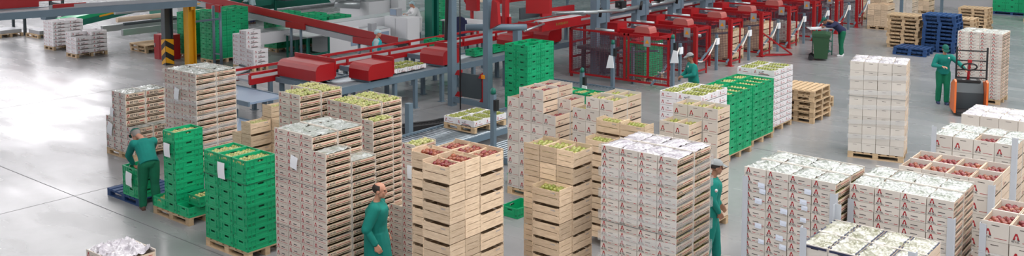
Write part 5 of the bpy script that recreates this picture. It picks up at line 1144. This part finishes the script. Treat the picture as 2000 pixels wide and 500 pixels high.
# worker behind the white cartons
J = stand(.12, 1.72, .05); J['elL'] = (.10, .29, 1.16); J['wrL'] = (.33, .10, 1.08); J['elR'] = (.10, -.29, 1.16); J['wrR'] = (.33, -.08, 1.06)
person('person in grey cap and teal jacket handling fruit behind white cartons', (-12.4, 23.25, 0), 228, J, 'teal_cloth', 'trouser_green', 'shoe', 'skin_dark', cap='grey_cap', hair='dark_hair', vox=.013, head=(1, 0, -.25), badge='chest')
# writing worker at the trolley
J = stand(.85, 1.74, .06); J['elL'] = (.52, .26, 1.16); J['wrL'] = (.66, .12, 1.13); J['elR'] = (.52, -.26, 1.16); J['wrR'] = (.66, -.10, 1.13); J['head'] = (.68, 0, 1.33); J['neck'] = (.55, 0, 1.33)
person('person in navy top and green trousers writing at a trolley', (-12.72, 35.42, 0), 222, J, 'navy_cloth', 'trouser_green', 'white_cloth', 'skin_dark', cap='green_cap', hair='dark_hair', vox=.014, head=(.8, 0, -.6), headup=(.5, 0, .8))
# man at the pallet truck
J = stand(.16, 1.76, .05); J['elR'] = (.13, -.30, 1.14); J['wrR'] = (.33, -.10, 1.14); J['elL'] = (.20, .38, 1.22); J['wrL'] = (.36, .50, 1.08)
person('person in green cap and overalls reaching towards the pallet truck', (-7.45, 29.0, 0), -62, J, 'teal_cloth', 'green_cloth', 'blue_shoe', cap='green_cap', hair='dark_hair', vox=.013, head=(.8, 0, -.6), headup=(.5, 0, .8), badge='chest')
# woman in hair net behind the red-railed belt
J = stand(.03, 1.66, .0)
person('person in pale hair net and turquoise vest behind red rails', (-22.78, 21.12, 0), 40, J, 'light_sleeve', 'navy_cloth', 'shoe', net='hair_net', hair='dark_hair', vest='bright_vest', vox=.014)
J = stand(.15, 1.66, .0); J['elL'] = (.15, .26, 1.1); J['wrL'] = (.38, .15, 1.05); J['elR'] = (.15, -.26, 1.1); J['wrR'] = (.38, -.15, 1.05)
person('person in teal cap and pale blue top at the far sorting line', (-37.6, 27.0, 0), 200, J, 'light_sleeve', 'navy_cloth', 'shoe', cap='teal_cloth', hair='dark_hair', vox=.016, head=(.8, 0, -.5), headup=(.4, 0, .9))
J = stand(.35, 1.68, .0); J['elL'] = (.3, .26, 1.1); J['wrL'] = (.5, .15, 1.1); J['elR'] = (.3, -.26, 1.1); J['wrR'] = (.5, -.15, 1.12)
person('person in white coat leaning at the monitor cabinet', (-27.9, 28.2, 0), 250, J, 'white_cloth', 'navy_cloth', 'shoe', net='hair_net', hair='dark_hair', vox=.016, coat=True)
t = thing('draped_jacket', 'dark jacket hung over a chair back beside the lift tower', 'jacket', (-25.0, 27.6, 0), rad(20))
b = MB(); b.prism([(-.22, -.05, .55), (.22, -.05, .5), (.26, -.05, 1.0), (.20, -.05, 1.22), (.06, -.05, 1.28), (-.06, -.05, 1.28), (-.20, -.05, 1.22), (-.27, -.05, 1.0)], (0, .12, 0)); b.tube([(-.24, .0, 1.15), (-.30, .0, .9), (-.27, .0, .65)], [.06, .055, .045], 0, 8); b.tube([(.24, .0, 1.15), (.29, .0, .9), (.27, .0, .62)], [.06, .055, .045], 0, 8)
remesh(b, 'jacket', t, 'navy_cloth', .016, 4)
for x in (-.2, .2):
    for y in (.0, .38): part('chair_leg', t, ['steel_dark'], MB().cyl((x, y, 0), (x, y, .48), .014))
part('chair_seat', t, ['steel_dark'], MB().box((-.22, -.02, .46), (.22, .40, .49)))

# ------------------------------------------------------------------ light and view
w = bpy.data.worlds.new('hall'); bpy.context.scene.world = w; w.use_nodes = True
w.node_tree.nodes['Background'].inputs[0].default_value = (.85, .9, 1, 1); w.node_tree.nodes['Background'].inputs[1].default_value = .4
sc = bpy.context.scene
sc.view_settings.view_transform = 'Standard'; sc.view_settings.look = 'None'; sc.view_settings.gamma = 1.0; sc.view_settings.use_curve_mapping = False
sc.view_settings.exposure = EXPOSURE
sc.cycles.max_bounces = 6; sc.cycles.diffuse_bounces = 3; sc.cycles.glossy_bounces = 3; sc.cycles.transparent_max_bounces = 12
sc.cycles.use_denoising = True
